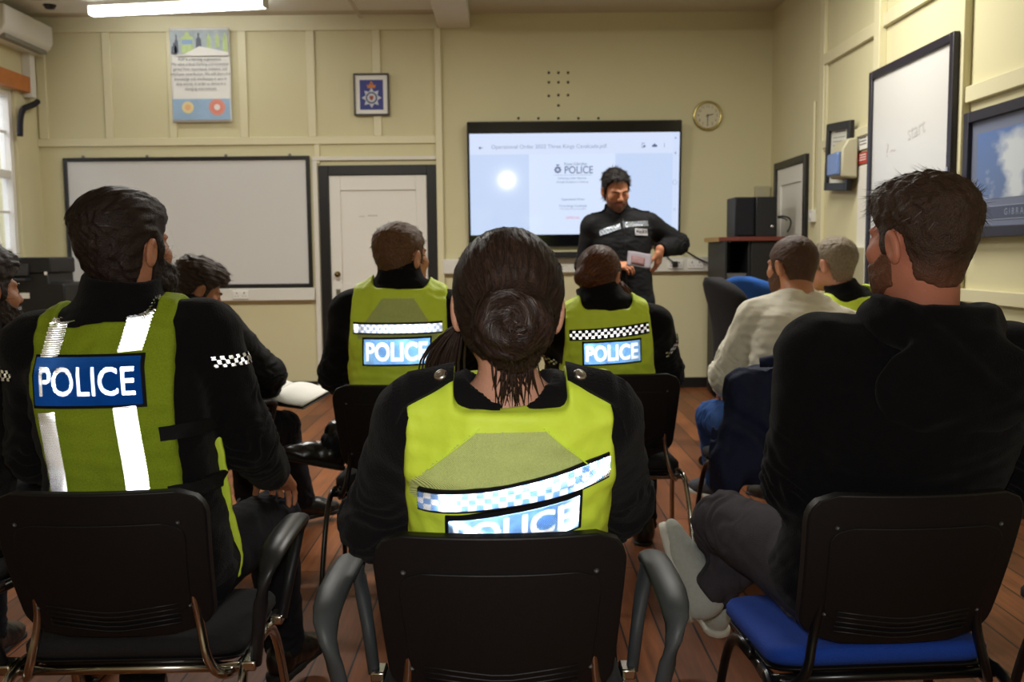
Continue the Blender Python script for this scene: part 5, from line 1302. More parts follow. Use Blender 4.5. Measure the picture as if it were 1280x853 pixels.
    y, z = wallX(1070, 199); r = empty('mounted_dispenser'); r.matrix_world = MRIGHT(y, z, .03); tag(r, 'beige wall dispenser with a blue front beside the tall whiteboard', 'dispenser')
    bei = mat('beige_plastic', srgb(176, 170, 142), rough=.5); b = MB()
    b.prism([(0, -.14), (.11, -.13), (.11, .06), (.07, .13), (0, .14)], -.12, .12, Matrix(((0, 0, 1, 0), (0, 1, 0, 0), (1, 0, 0, 0), (0, 0, 0, 1)))); b.build('housing', bei, r, bevel=.012)
    b = MB(); b.prism([(.112, -.12), (.14, -.11), (.14, .035), (.112, .05)], -.105, .105, Matrix(((0, 0, 1, 0), (0, 1, 0, 0), (1, 0, 0, 0), (0, 0, 0, 1)))); b.build('blue_front', mat('translucent_blue_plastic', srgb(104, 128, 176), rough=.25), r, bevel=.008)
    y0 = wallX(1075, 190)[0]; y1 = wallX(1088, 190)[0]
    for nm, zz0, zz1, m, lab in (('white_notice', 168, 186, M_paper, 'small white paper notice above the red sign beside the whiteboard'), ('red_sign', 190, 204, mat('red_sign_plastic', srgb(176, 58, 50), rough=.5), 'small red warning sign under the white notice by the whiteboard')):
        za, zb = wallX(1083, zz0)[1], wallX(1083, zz1)[1]; o = empty(nm); o.matrix_world = MRIGHT((y0+y1)/2, (za+zb)/2, .012); tag(o, lab, 'sign')
        plate('sheet', o, -(y0-y1)/2, (y0-y1)/2, -(za-zb)/2, (za-zb)/2, 0, .003, m)
        b = MB()
        for k in range(3): b.box((-(y0-y1)*.3, (za-zb)*(.25-.22*k), .0031), ((y0-y1)*.3, (za-zb)*(.33-.22*k), .0035))
        b.build('print', M_ink if nm == 'white_notice' else M_paper, o)
    za = wallX(1083, 206)[1]; trim((XR-.012, y1, .5), (XR, y0, za), M_beam)
    # sea picture
    y0 = wallX(1206, 200, XR-.05)[0]; y1 = y0-1.15; za = wallX(1206, 143, XR-.05)[1]; zb = wallX(1230, 297, XR-.05)[1]; w, h = y0-y1, za-zb
    r = framed('framed_picture', MRIGHT((y0+y1)/2, (za+zb)/2, .03), w, h, .055, .035, M_alu_dark, 'large dark-framed picture of a white plume over blue sea on the right wall', 'picture')
    plate('mount', r, -w/2+.05, w/2-.05, -h/2+.05, h/2-.05, 0, .012, mat('slate_mount_card', srgb(104, 112, 134), rough=.6))
    pr = plate('print', r, -w/2+.12, w/2-.12, -h/2+.19, h/2-.12, .012, .0135, sea_mat())
    nb = plate('title_plate', r, -w/2+.20, w/2-.20, -h/2+.085, -h/2+.155, .012, .0140, mat('dark_slate_card', srgb(70, 78, 100), rough=.6))
    b = MB(); a, c, d, e = -w/2+.20, w/2-.20, -h/2+.085, -h/2+.155
    b.box((a, d, .014), (c, d+.004, .0145)).box((a, e-.004, .014), (c, e, .0145)).box((a, d, .014), (a+.004, e, .0145)).box((c-.004, d, .014), (c, e, .0145)); b.build('rule', mat('pale_rule', srgb(140, 148, 168), rough=.6), nb)
    text_obj('lettering', 'G I B R A L T A R', .045, mat('pale_rule', srgb(140, 148, 168), rough=.6), nb, T(0, -h/2+.12, .0145))
    # light switch by the right door with its conduit
    y, z = wallX(1018, 270); o = empty('light_switch'); o.matrix_world = MRIGHT(y, z, .0); tag(o, 'white light switch with a thin conduit right of the far door', 'switch')
    plate('back_box', o, -.045, .045, -.05, .05, 0, .035, M_plastic_w, .004); plate('rocker', o, -.02, .02, -.022, .022, .035, .042, M_white, .003)
    b = MB(); b.tube([(0, .05, .012), (0, .9, .012)], .010, 8); b.build('conduit', M_trim, o)
    x, z = wallY(952, 240); o = MB().cbox((x, YB-.02, z), (.14, .04, .10)).build('mounted_junction_box', mat('beige_plastic', srgb(176, 170, 142), rough=.5), bevel=.005); tag(o, 'small beige junction box on the back wall above the black cabinet speaker', 'junction box')
    # grey box low on the right wall below whiteboard
    y, z = wallX(1074, 338); o = empty('mounted_metal_box'); o.matrix_world = MRIGHT(y, z, 0); tag(o, 'beige metal wall box low under the dispenser behind the grey-haired officer', 'wall box')
    plate('housing', o, -.12, .12, -.16, .16, 0, .10, bei, .008); plate('cover', o, -.10, .10, -.14, .14, .10, .106, bei, .003)
def sea_mat():
    m = mat('sea_plume_print', srgb(70, 96, 150), rough=.35); nt = m.node_tree; nd = nt.nodes; b = nd['Principled BSDF']
    tc = nd.new('ShaderNodeTexCoord'); sx = nd.new('ShaderNodeSeparateXYZ'); nt.links.new(tc.outputs['Object'], sx.inputs[0])
    n = nd.new('ShaderNodeTexNoise'); n.inputs['Scale'].default_value = 7; n.inputs['Detail'].default_value = 8; mp = nd.new('ShaderNodeMapping'); mp.inputs['Scale'].default_value = (1, 1.8, 1); nt.links.new(tc.outputs['Object'], mp.inputs['Vector']); nt.links.new(mp.outputs[0], n.inputs['Vector'])
    def math_(op, a, c): x = nd.new('ShaderNodeMath'); x.operation = op; [nt.links.new(v, x.inputs[i]) if not isinstance(v, (int, float)) else setattr(x.inputs[i], 'default_value', v) for i, v in enumerate((a, c))]; return x.outputs[0]
    # plume: narrow column widening upwards; foam low down
    nx = math_('ADD', sx.outputs['X'], math_('MULTIPLY', math_('SUBTRACT', n.outputs['Fac'], .5), .28)); w = math_('ADD', math_('MULTIPLY', math_('ADD', sx.outputs['Y'], .2), .30), .07)
    pl = math_('SUBTRACT', w, math_('ABSOLUTE', math_('ADD', nx, .08), 0)); plr = nd.new('ShaderNodeMapRange'); nt.links.new(pl, plr.inputs['Value']); plr.inputs['From Min'].default_value = -.02; plr.inputs['From Max'].default_value = .07
    top = nd.new('ShaderNodeMapRange'); nt.links.new(math_('ADD', sx.outputs['Y'], math_('MULTIPLY', n.outputs['Fac'], .15)), top.inputs['Value']); top.inputs['From Min'].default_value = .28; top.inputs['From Max'].default_value = .20; 
    fo = nd.new('ShaderNodeMapRange'); nt.links.new(math_('ADD', math_('MULTIPLY', sx.outputs['Y'], -1.2), n.outputs['Fac']), fo.inputs['Value']); fo.inputs['From Min'].default_value = .62; fo.inputs['From Max'].default_value = .80
    f = math_('MAXIMUM', math_('MULTIPLY', plr.outputs[0], top.outputs[0]), math_('MULTIPLY', fo.outputs[0], .75))
    cr = nd.new('ShaderNodeMix'); cr.data_type = 'RGBA'; gy = nd.new('ShaderNodeMapRange'); nt.links.new(sx.outputs['Y'], gy.inputs['Value']); gy.inputs['From Min'].default_value = -.2; gy.inputs['From Max'].default_value = .3
    cr.inputs['A'].default_value = (*srgb(92, 108, 140), 1); cr.inputs['B'].default_value = (*srgb(86, 116, 172), 1); nt.links.new(gy.outputs[0], cr.inputs['Factor'])
    mx = nd.new('ShaderNodeMix'); mx.data_type = 'RGBA'; nt.links.new(f, mx.inputs['Factor']); nt.links.new(cr.outputs['Result'], mx.inputs['A']); mx.inputs['B'].default_value = (*srgb(198, 204, 208), 1); nt.links.new(mx.outputs['Result'], b.inputs['Base Color']); return m

def fittings():
    # fluorescent batten
    pa, pb = at(114, 30, 8.40), at(333, 20, 8.18); z = 3.37
    a = Vector((pa[0], pa[1], z)); c = Vector((pb[0], pb[1], z)); L = (c-a).length
    r = empty('ceiling_strip_light', (a+c)/2, math.atan2(c.y-a.y, c.x-a.x)); tag(r, 'lit fluorescent strip light under the ceiling above the poster', 'lamp')
    b = MB(); b.box((-L/2, -.055, .025), (L/2, .055, HC-.03-z)); b.build('batten', M_white, r, bevel=.004)
    b = MB(); b.prism(rrect(.11, .075, .03), -L/2+.012, L/2-.012, Matrix(((0, 0, 1, 0), (1, 0, 0, 0), (0, 1, 0, -.008), (0, 0, 0, 1)))); b.build('diffuser', mat('lit_diffuser', (.9, .9, .9), emit=((.95, .97, 1.0), TUBE)), r, smooth=True)
    for s in (-1, 1):
        b = MB(); b.box((min(s*L/2, s*(L/2-.012)), -.058, -.048), (max(s*L/2, s*(L/2-.012)), .058, .032)); b.build('end_cap', M_plastic_w, r, bevel=.004)
    # air conditioner on the left wall
    y1 = atX(66, 55, XL+.22)[1]; z1 = atX(66, 40, XL+.22)[2]; z0 = atX(66, 73, XL+.16)[2]
    r = empty('air_conditioner', (XL, y1-.42, z0)); tag(r, 'white wall air-conditioning unit high in the left corner above the window', 'air conditioner'); h = z1-z0+.04
    b = MB(); b.prism([(0, 0), (.12, -.01), (.20, .05), (.225, .10), (.225, h), (0, h)], -.42, .42, Matrix(((1, 0, 0, 0), (0, 0, 1, 0), (0, 1, 0, 0), (0, 0, 0, 1)))); b.build('casing', M_plastic_w, r, bevel=.012)
    b = MB(); b.box((.10, -.36, -.004), (.19, .36, .03)); b.build('outlet_louvre', mat('grey_louvre', srgb(126, 122, 112), rough=.5), r)
    # pipe boxing below, with black lagged pipe
    yq = y1-.04; b = MB(); zb = atX(46, 125, XL+.05)[2]; b.box((XL, yq-.11, zb), (XL+.08, yq-.02, z0)); o = b.build('pipe_cover', M_plastic_w, bevel=.006); tag(o, 'white plastic pipe cover dropping from the air conditioner beside the window', 'pipe cover')
    p = lambda px, py: atX(px, py, XL+.07)
    b = MB(); b.tube([p(47, 127), p(44, 130), p(36, 133), p(28, 136), p(25, 150), p(25, 170)], .026, 10); o = b.build('lagged_pipe', mat('black_foam_lagging', srgb(26, 24, 30), rough=.9)); tag(o, 'black lagged pipe curving from the pipe cover into the window', 'pipe')
    # curtain pelmet
    yy = WIN[0]; zt = atX(20, 96, XL+.06)[2]; b = MB(); b.box((XL, yy[0]-.1, zt-.10), (XL+.07, atX(38, 105, XL+.07)[1], zt+.035)); o = b.build('pelmet', mat('orange_varnished_wood', srgb(176, 104, 46), rough=.4, noise=(12, .2))); tag(o, 'orange varnished wooden pelmet over the left window', 'pelmet')
    # small black ceiling sensor
    q = atZ(62, 2, HC-.002); b = MB(); b.lathe([(.055, 0), (.055, -.03), (.035, -.06), (.0001, -.065)], 20, Matrix.Translation(q)); o = b.build('ceiling_sensor', M_plastic_k, smooth=True); tag(o, 'small black ceiling sensor near the air conditioner', 'sensor')
# ------------------------------------------------------------------ furniture
M_shell = mat('black_chair_shell', srgb(17, 16, 18), rough=.5, spec=.4, bump=(400, .08))
M_seat_k = mat('black_seat_fabric', srgb(24, 23, 26), rough=.95, noise=(200, .3), bump=(350, .3))
M_seat_b = mat('royal_blue_seat_fabric', srgb(16, 62, 160), rough=.95, noise=(200, .2), bump=(350, .3))
M_chrome = mat('chrome_tube', (.62, .60, .57), rough=.18, metal=1.0)
M_blacktube = mat('black_painted_tube', srgb(16, 16, 18), rough=.28, spec=.5)
M_arm = mat('grey_black_arm_plastic', srgb(66, 70, 73), rough=.5, spec=.4)
def make_chair(label, loc, rotz=0, arms=False, frame=None, seat=None, back_w=.42, back_top=.835, group=None, armcol=None):
    """stacking conference chair; faces +y, origin on the floor under the seat"""
    frame = frame or M_chrome; seat = seat or M_seat_k
    r = empty('conference_chair', (*loc, 0), R(rotz)); tag(r, label, 'chair', group)
    # backrest: curved plastic shell with a cushion in front
    zb = back_top-.325; bw = back_w
    def bpt(x, v, off):
        z = zb+(back_top-zb)*v; yb = -.128-.115*v-.01*math.sin(v*3.1)
        yb += .035*(x/(bw/2))**2            # wraps forward at the sides
        return (x, yb+off, z)
    def shell_half(v):                        # half width at height v: tapering down, round corners
        w = bw/2*(.90+.10*v); c = .055
        if v > .82: q = (v-.82)/.18; w -= c*(1-math.sqrt(max(0, 1-q*q)))
        if v < .18: q = (.18-v)/.18; w -= (c*1.5)*(1-math.sqrt(max(0, 1-q*q)))
        return w
    def sheet(name, m, o0, o1, k, v0=0, v1=1, bev=.008, parent=r):
        b = MB(); nu, nv = 18, 22; V = []; F = []
        for s_, off in ((0, o0), (1, o1)):
            for j in range(nv+1):
                v = v0+(v1-v0)*j/nv; hw = shell_half(j/nv)*k
                for i in range(nu+1):
                    x = (2*i/nu-1)*hw; V.append(bpt(x, v, off))
        n = (nu+1)*(nv+1); I = lambda i, j: j*(nu+1)+i
        for j in range(nv):
            for i in range(nu): F.append((I(i, j), I(i+1, j), I(i+1, j+1), I(i, j+1))); F.append((n+I(i, j+1), n+I(i+1, j+1), n+I(i+1, j), n+I(i, j)))
        for i in range(nu): F.append((I(i+1, 0), I(i, 0), n+I(i, 0), n+I(i+1, 0))); F.append((I(i, nv), I(i+1, nv), n+I(i+1, nv), n+I(i, nv)))
        for j in range(nv): F.append((I(0, j), I(0, j+1), n+I(0, j+1), n+I(0, j))); F.append((I(nu, j+1), I(nu, j), n+I(nu, j), n+I(nu, j+1)))
        b._add(V, F); return b.build(name, m, parent, bevel=bev)
    sh = sheet('backrest', M_shell, -.022, .008, 1.0)
    sheet('back_cushion', seat, .006, .040, .93, .07, .93, .014)
    # raised panel and ribs on the back of the shell
    sheet('rear_panel', M_shell, -.0255, -.021, .80, .14, .80, .002, sh)
    b = MB()
    for k in range(5): z = .05+.025*k; b.tube([bpt(x*bw/2*.62, .10+.035*k-.05*(1-abs(x)), -.0265) for x in (-1, -.5, 0, .5, 1)], .0022, 6, smooth_it=1)
    b.build('moulded_ribs', M_shell, sh, smooth=True)
    sc = MB()
    for sx, v in ((-.37, .80), (.37, .80), (-.36, .22), (.36, .22)): p = bpt(sx*bw, v, -.0245); sc.lathe([(.0045, 0), (.004, .0015), (.0001, .002)], 10, frameM(p, (-1, 0, 0), (0, 0, 1)))
    sc.build('screw_heads', mat('dull_screw', srgb(84, 84, 86), rough=.5, metal=.6), sh, smooth=True)
    # seat pad and shell
    def pad(name, m, w, d, z0, z1, cr):
        b = MB(); pts = rrect(w, d, .07, 8); ns = 5; V = []; F = []; n = len(pts)
        lev = ((.93, z0), (1, z0+.012), (1, z1-.016), (.97, z1-.005), (.90, z1), (.45, z1+.006))
        for k, z in lev:
            for x, y in pts: V.append((x*k, y*k+.085, z-cr*(max(0, (y*k)/(d/2)-.4))**2*.05+.055*max(0, -(y*k)/(d/2)-.35)**1.5))
        for a in range(len(lev)-1):
            for i in range(n): F.append((a*n+i, a*n+(i+1) % n, (a+1)*n+(i+1) % n, (a+1)*n+i))
        F.append(tuple(range((len(lev)-1)*n, len(lev)*n))); F.append(tuple(range(n-1, -1, -1))); b._add(V, F); return b.build(name, m, r, smooth=True)
    pad('seat', seat, .46, .41, .425, .470, .8); pad('seat_shell', M_shell, .445, .395, .408, .430, .8)
    # oval tube frame: each leg its own mesh, seat rails and back uprights
    tr, tv = .0145, .0095
    for s in (-1, 1):
        b = MB(); b.tube([(s*.235, -.05, .425), (s*.240, -.13, .425), (s*.250, -.195, .30), (s*.262, -.265, 0)], tr, 12, ry=tv, up=(1, 0, 0)); b.tube([(s*.262, -.265, .0), (s*.263, -.267, .025)], .018, 10); l = b.build('leg', frame, r, smooth=True)
        b = MB(); b.tube([(s*.235, .02, .425), (s*.240, .14, .425), (s*.248, .20, .30), (s*.262, .265, 0)], tr, 12, ry=tv, up=(1, 0, 0)); b.tube([(s*.262, .265, .0), (s*.263, .267, .025)], .018, 10); b.build('leg', frame, r, smooth=True)
        b = MB(); b.tube([(s*.232, .10, .420), (s*.225, -.02, .408), (s*.208, -.12, .41), (s*.180, -.158, .45), (s*.162, -.142, .54), (s*.156, -.158, .60), (s*.155, -.172, .68)], .0125, 12, ry=.009, up=(1, 0, 0)); b.build('back_upright', frame, r, smooth=True)
    b = MB(); b.tube([(-.236, .09, .418), (.236, .09, .418)], .011, 10).tube([(-.236, -.09, .418), (.236, -.09, .418)], .011, 10); b.build('cross_rail', frame, r, smooth=True)
    if arms:
        mc = armcol or M_arm
        for s in (-1, 1):
            b = MB()
            b.tube([(s*.262, -.10, .43), (s*.282, -.135, .55), (s*.300, -.15, .645), (s*.305, -.08, .672), (s*.305, .06, .674), (s*.304, .17, .668), (s*.300, .20, .64), (s*.282, .185, .55), (s*.262, .15, .43)], [.012, .014, .020, .029, .030, .028, .020, .014, .012], 12, ry=.014, up=(0, 0, 1), smooth_it=1)
            a = b.build('armrest', mc, r, smooth=True)
            for yy in (-.10, .15): MB().cbox((s*.252, yy, .432), (.03, .05, .022)).build('arm_bracket', frame, a, bevel=.004)
    return r
def office_chair(label, loc, rotz, fab, top=1.0, w=.46):
    r = empty('office_chair', (*loc, 0), R(rotz)); tag(r, label, 'chair')
    b = MB(); pts = []
    for j in range(17):
        v = j/16; z = .50+(top-.50)*v; hw = w/2*(.82+.30*math.sin(min(1, v*1.25)*1.9)-.12) if v < .8 else w/2*(1.02*math.sqrt(max(.02, 1-((v-.8)/.205)**2)))
        pts.append((z, hw, -.20-.07*v+.05*math.sin(v*3.14)))
    V = []; F = []; n = 24
    for z, hw, yc in pts:
        for i in range(n): a = 6.28319*i/n; V.append((hw*math.copysign(abs(math.cos(a))**.7, math.cos(a)), yc+.045*math.copysign(abs(math.sin(a))**.7, math.sin(a))+.10*(abs(math.cos(a))**2)*(hw/.23)**2*.5, z))
    for j in range(16):
        for i in range(n): F.append((j*n+i, j*n+(i+1) % n, (j+1)*n+(i+1) % n, (j+1)*n+i))
    F += [tuple(range(n-1, -1, -1)), tuple(range(16*n, 17*n))]; b._add(V, F); b.build('backrest', fab, r, smooth=True)
    b = MB(); b.prism(rrect(.50, .48, .12, 8), .44, .53); b.build('seat', fab, r, bevel=.03, seg=4)
    b = MB(); b.tube([(0, -.20, .60), (0, -.30, .56), (0, -.26, .42), (0, 0, .42)], .025, 10, ry=.012); b.build('back_bracket', M_plastic_k, r, smooth=True)
    b = MB(); b.lathe([(.03, .44), (.03, .25), (.045, .24), (.045, .10), (.03, .09)], 16); b.build('gas_column', M_plastic_k, r, smooth=True)
    for k in range(5):
        a = R(72*k+18); c, s = math.cos(a), math.sin(a); b = MB(); b.tube([(.03*c, .03*s, .12), (.18*c, .18*s, .105), (.30*c, .30*s, .075)], [.03, .024, .018], 8); l = b.build('leg', M_plastic_k, r, smooth=True)
        b = MB(); M = Matrix.Translation((.30*c, .30*s, .03)) @ Matrix.Rotation(a, 4, 'Z') @ Matrix.Rotation(R(90), 4, 'X')
        b.disc((0, 0), .03, -.028, -.006, 16, M).disc((0, 0), .03, .006, .028, 16, M).disc((0, 0), .012, -.02, .02, 10, M).tube([(.30*c, .30*s, .035), (.30*c, .30*s, .085)], .008, 8); b.build('castor', M_plastic_k, l)
    return r

def furniture():
    make_chair('black conference chair with grey arms and chrome legs under the bun-haired woman in front', (-.018, 1.735), 0, True)
    make_chair('black conference chair with arms under the bearded officer at front left', (-.80, 2.04), 1, True, armcol=mat('black_arm_plastic', srgb(34, 35, 38), rough=.4, spec=.5))
    make_chair('black-framed conference chair with royal blue seat under the man in the hoodie', (.745, 1.965), 3, False, M_blacktube, M_seat_b)
    make_chair('black conference chair under the short-haired officer facing the white door', (-.405, 3.50), 0, False, M_blacktube)
    make_chair('black conference chair with chrome legs under the woman officer in the second row', (.425, 3.72), 0, False)
    make_chair('black conference chair with arms under the man writing in a notebook', (-1.36, 4.0), -24, True, M_blacktube, armcol=M_shell)
    make_chair('black conference chair with a navy jacket over its back', (1.06, 3.76), 6, False, M_blacktube)
    make_chair('black conference chair under the grey-haired officer, mostly hidden', (1.70, 4.52), 20, False, M_blacktube)
    make_chair('black conference chair under the man at the left edge of the room', (-1.56, 2.55), -10, False, M_blacktube)
    make_chair('empty black-framed conference chair at the far right of the front row', (1.49, 2.05), 4, False, M_blacktube)
    office_chair('high-backed black office chair by the dark cabinet', (1.44, 5.55), -80, mat('charcoal_office_fabric', srgb(24, 23, 26), rough=.95, bump=(300, .3)), 1.13, .48)
    office_chair('royal blue office chair between black office chair and cream sweatshirt', (1.63, 6.18), -40, mat('royal_blue_office_fabric', srgb(26, 78, 150), rough=.95, bump=(300, .3)), 1.12, .46)
    # navy jacket hung over the chair back of the man in cream
    cx, cy = 1.06, 3.515
    def coat(P):
        q = (P-V3(cx, cy, .80))@rotm(-6); zz = q[:, 2]
        sw = .245+.05*np.clip(-zz/.3, 0, 1)+.015*np.sin(zz*18)
        y0 = -.05*np.clip(-zz/.35, 0, 1)
        outer = np.maximum(np.abs(q[:, 0])-sw, 0); yy = np.abs(q[:, 1]-y0)-.050
        d = np.sqrt(np.maximum(outer, 0)**2+np.maximum(yy, 0)**2)+np.minimum(np.maximum(np.abs(q[:, 0])-sw, yy), 0)-.02
        d = smax(d, zz-.065+.10*q[:, 0]**2*6, .03); d = smax(d, -.40-zz-.04*np.sin(q[:, 0]*9), .02)
        # a sleeve hanging on the left
        sl = rcone(q, (-.22, -.03, .0), (-.27, -.02, -.40), .055, .045); d = smin(d, sl, .03)
        return d+.010*np.sin(q[:, 0]*46+5*wob(P, .2, 3, 3))*np.clip(-zz/.2+.3, 0, 1)+.006*wob(P, .07, 5, 8)
    o = empty('navy_jacket', (cx, cy, .40)); tag(o, 'dark navy jacket draped over the chair back of the man in cream', 'jacket')
    W, Q = mesh_sdf(coat, (cx-.45, cy-.3, .3), (cx+.45, cy+.3, 1.0), .006); W -= np.array((cx, cy, .40), F32)
    obj_np('body', W, Q, mat('navy_quilted_cloth', srgb(30, 38, 66), rough=.8, spec=.25, bump=(60, .3)), o)
    # collar roll
    b = MB(); b.tube([(-.15, -.055, .475), (-.08, -.075, .485), (.05, -.078, .487), (.15, -.06, .475)], [.018, .026, .026, .018], 10); b.build('collar', mat('navy_quilted_cloth', srgb(30, 38, 66)), o, smooth=True)
    # cabinet in the right corner
    mk = mat('black_ash_laminate', srgb(15, 14, 17), rough=.5, noise=(8, .2)); mh = mat('mahogany_top', srgb(104, 46, 36), rough=.35, noise=(9, .25)); mo = mat('light_wood_edging', srgb(176, 140, 76), rough=.5)
    x0, x1 = at(906, 300, 8.05)[0], XR-.03; y0, y1 = 8.05, 8.72; zt = at(940, 296, 8.0)[2]
    r = empty('cabinet', ((x0+x1)/2, (y0+y1)/2, 0)); tag(r, 'tall dark cabinet with red-brown top in the far right corner', 'cabinet'); w = (x1-x0)/2; d = (y1-y0)/2
    b = MB(); b.prism([(-w-.03, -d+.10), (-w+.10, -d-.05), (w, -d-.05), (w, d), (-w-.03, d)], zt-.035, zt); b.build('top', mh, r, bevel=.004)
    xm = at(935, 320, 8.05)[0]-(x0+x1)/2
    b = MB(); b.box((-w, -d, .05), (-w+.02, d, zt-.036)).box((xm, -d, .05), (xm+.02, d, zt-.036)).box((w-.02, -d, .05), (w, d, zt-.036)).box((-w+.02, d-.015, .05), (w-.02, d, zt-.036)).box((-w+.02, -d+.02, .03), (w-.02, d-.015, .07)); b.build('carcass', mk, r, bevel=.002)
    b = MB(); b.box((xm+.022, -d-.018, .08), (w-.004, -d, zt-.04)); dr = b.build('door', mk, r, bevel=.003)
    b = MB(); b.tube([(xm+.06, -d-.02, .80), (xm+.06, -d-.045, .81), (xm+.06, -d-.045, .90), (xm+.06, -d-.02, .91)], .006, 8); b.build('handle', M_silver, dr, smooth=True)
    for z in (.45, .80, 1.02): b = MB(); b.box((-w+.021, -d+.03, z), (xm-.001, d-.016, z+.018)); b.build('shelf', mk, r)
    b = MB(); b.box((-w-.034, -d+.10, zt-.037), (-w-.028, d, zt+.001)); b.build('edging', mo, r)
    cxm = (x0+x1)/2; cym = (y0+y1)/2
    def box_thing(name, lo, hi, m, lab, cat, detail=None):
        o = MB().box(lo, hi).build(name, m, bevel=.006); tag(o, lab, cat); return o
    xs = cxm-w+.03; b = MB(); b.box((xs, cym-d+.05, 1.038), (xs+.19, cym-d+.34, 1.09)).box((xs+.01, cym-d+.048, 1.05), (xs+.17, cym-d+.05, 1.075)); o = b.build('disc_player', mat('grey_equipment_case', srgb(96, 94, 94), rough=.4), bevel=.004); tag(o, 'grey disc player on the top shelf of the dark cabinet', 'disc player')
    b = MB(); b.box((xs, cym-d+.05, .818), (xs+.19, cym-d+.30, .90)); o = b.build('equipment_box', mat('dark_blue_case', srgb(34, 36, 74), rough=.5), bevel=.004); tag(o, 'dark blue box on the middle shelf of the dark cabinet', 'box')
    # loudspeaker and computer tower on the cabinet
    a, c = at(917, 290, 8.15), at(973, 246, 8.15); zt += .001
    r = empty('loudspeaker', ((a[0]+at(945, 260, 8.15)[0])/2, 8.30, zt)); hw = (at(942, 260, 8.15)[0]-a[0])/2; hh = c[2]-zt; tag(r, 'black loudspeaker box on the red-brown cabinet top, left of the tower', 'speaker')
    MB().box((-hw, -.15, 0), (hw, .16, hh)).build('cabinet_box', M_plastic_k, r, bevel=.006); MB().box((-hw+.012, -.165, .015), (hw-.012, -.15, hh-.015)).build('grille', mat('black_grille_cloth', srgb(16, 17, 24), rough=.9, bump=(400, .4)), r, bevel=.004)
    xq = at(958.5, 260, 8.1)[0]; hw2 = (at(971.5, 260, 8.1)[0]-at(945.5, 260, 8.1)[0])/2
    r = empty('computer_tower', (xq, 8.32, zt)); tag(r, 'black computer tower with a side panel on the cabinet top', 'computer'); hh = at(950, 246, 8.1)[2]-zt
    MB().box((-hw2, -.21, 0), (hw2, .20, hh)).build('case', mat('dark_grey_steel_case', srgb(26, 26, 30), rough=.4), r, bevel=.005); MB().box((-hw2+.17, -.222, .0), (hw2, -.21, hh)).build('front_panel', M_plastic_k, r, bevel=.003)
    b = MB(); b.lathe([(.014, 0), (.012, .005), (.0001, .006)], 14, frameM((hw2-.04, -.222, hh*.25), (1, 0, 0), (0, 0, 1))); b.build('power_button', M_silver, r, smooth=True)
    f = lambda px, py, Y=8.2: at(px, py, Y)
    b = MB(); b.tube([f(972, 271), f(980, 270), f(989, 274), f(988, 284), f(984, 290.5)], .007, 8).tube([f(972, 272), f(981, 273), f(984, 276)], .006, 8); o = b.build('cable', M_plastic_k, smooth=True); tag(o, 'black looped cable beside the computer tower on the cabinet', 'cable')
    # printer desk on the left
    wood = mat('orange_brown_desk_wood', srgb(150, 96, 56), rough=.42, noise=(7, .2)); zd = .775
    x0, x1 = XL+.12, at(100, 382, 8.5)[0]+.05; y0, y1 = 7.75, 8.62
    r = empty('desk', ((x0+x1)/2, (y0+y1)/2, 0)); tag(r, 'brown wooden desk in the left corner carrying the black printer', 'desk'); w = (x1-x0)/2; d = (y1-y0)/2
    MB().box((-w, -d, zd-.028), (w, d, zd)).build('top', wood, r, bevel=.005); MB().box((-w+.05, -d+.12, zd-.12), (w-.06, d-.08, zd-.10)).build('keyboard_shelf', wood, r, bevel=.003)
    for sx in (-w+.03, w-.05): MB().box((sx, -d+.04, 0), (sx+.02, d-.04, zd-.029)).build('side_panel', wood, r, bevel=.002)
    MB().box((-w+.05, d-.08, .30), (w-.05, d-.06, zd-.03)).build('modesty_panel', wood, r)
    # printer
    a = at(5, 388, 7.95); c = at(85, 388, 7.95); hw = (c[0]-a[0])/2; s = 7.95/1200
    r = empty('printer', ((a[0]+c[0])/2, 8.15, zd)); tag(r, 'bulky black multifunction printer on the wooden desk by the window', 'printer')
    Z = lambda py: (388-py)*s
    b = MB(); b.prism([(-hw, 0), (hw, 0), (hw, Z(346)), (hw-.02, Z(343)), (hw*.52, Z(343)), (hw*.50, Z(330)), (-hw, Z(330))], -.24, .22, Matrix(((1, 0, 0, 0), (0, 0, 1, 0), (0, 1, 0, 0), (0, 0, 0, 1)))); b.build('body', M_plastic_k, r, bevel=.012)
    b = MB(); b.prism(rrect(hw*1.62, Z(311)-Z(331), .02, c=(-hw*.19, (Z(311)+Z(331))/2)), -.25, .20, Matrix(((1, 0, 0, 0), (0, 0, 1, 0), (0, 1, 0, 0), (0, 0, 0, 1)))); b.build('scanner_lid', M_plastic_k, r, bevel=.010)
    b = MB(); b.box((-hw*.70, -.275, Z(334)), (-hw*.05, -.24, Z(319))); b.build('control_panel', mat('dark_grey_panel', srgb(46, 46, 52), rough=.3), r, bevel=.006)
    b = MB(); b.box((-hw*.72, -.34, Z(340)), (-hw*.02, -.24, Z(337))); b.build('paper_tray', mat('dark_grey_panel', srgb(46, 46, 52)), r, bevel=.004)
    b = MB(); b.box((-hw*.60, -.246, Z(362)), (-hw*.10, -.24, Z(355))); b.build('white_label', M_paper, r); b = MB(); b.box((hw*.42, -.256, Z(333)), (hw*.50, -.25, Z(329))); b.build('white_label', M_paper, r)
    # desk sign
    q = at(100, 373, 8.52); r = empty('desk_sign', (q[0], 8.52, zd)); tag(r, 'small red and white sign propped on the desk beside the printer', 'sign')
    b = MB(); b.prism([(0, 0), (.07, 0), (.010, .15), (.0, .15)], -.10, .10, Matrix(((0, 0, 1, 0), (-1, 0, 0, .03), (0, 1, 0, 0), (0, 0, 0, 1)))); b.build('stand', M_paper, r)
    Mx = Matrix.Translation((0, -.041+.0265, .082)) @ Matrix.Rotation(R(90-21.8), 4, 'X')
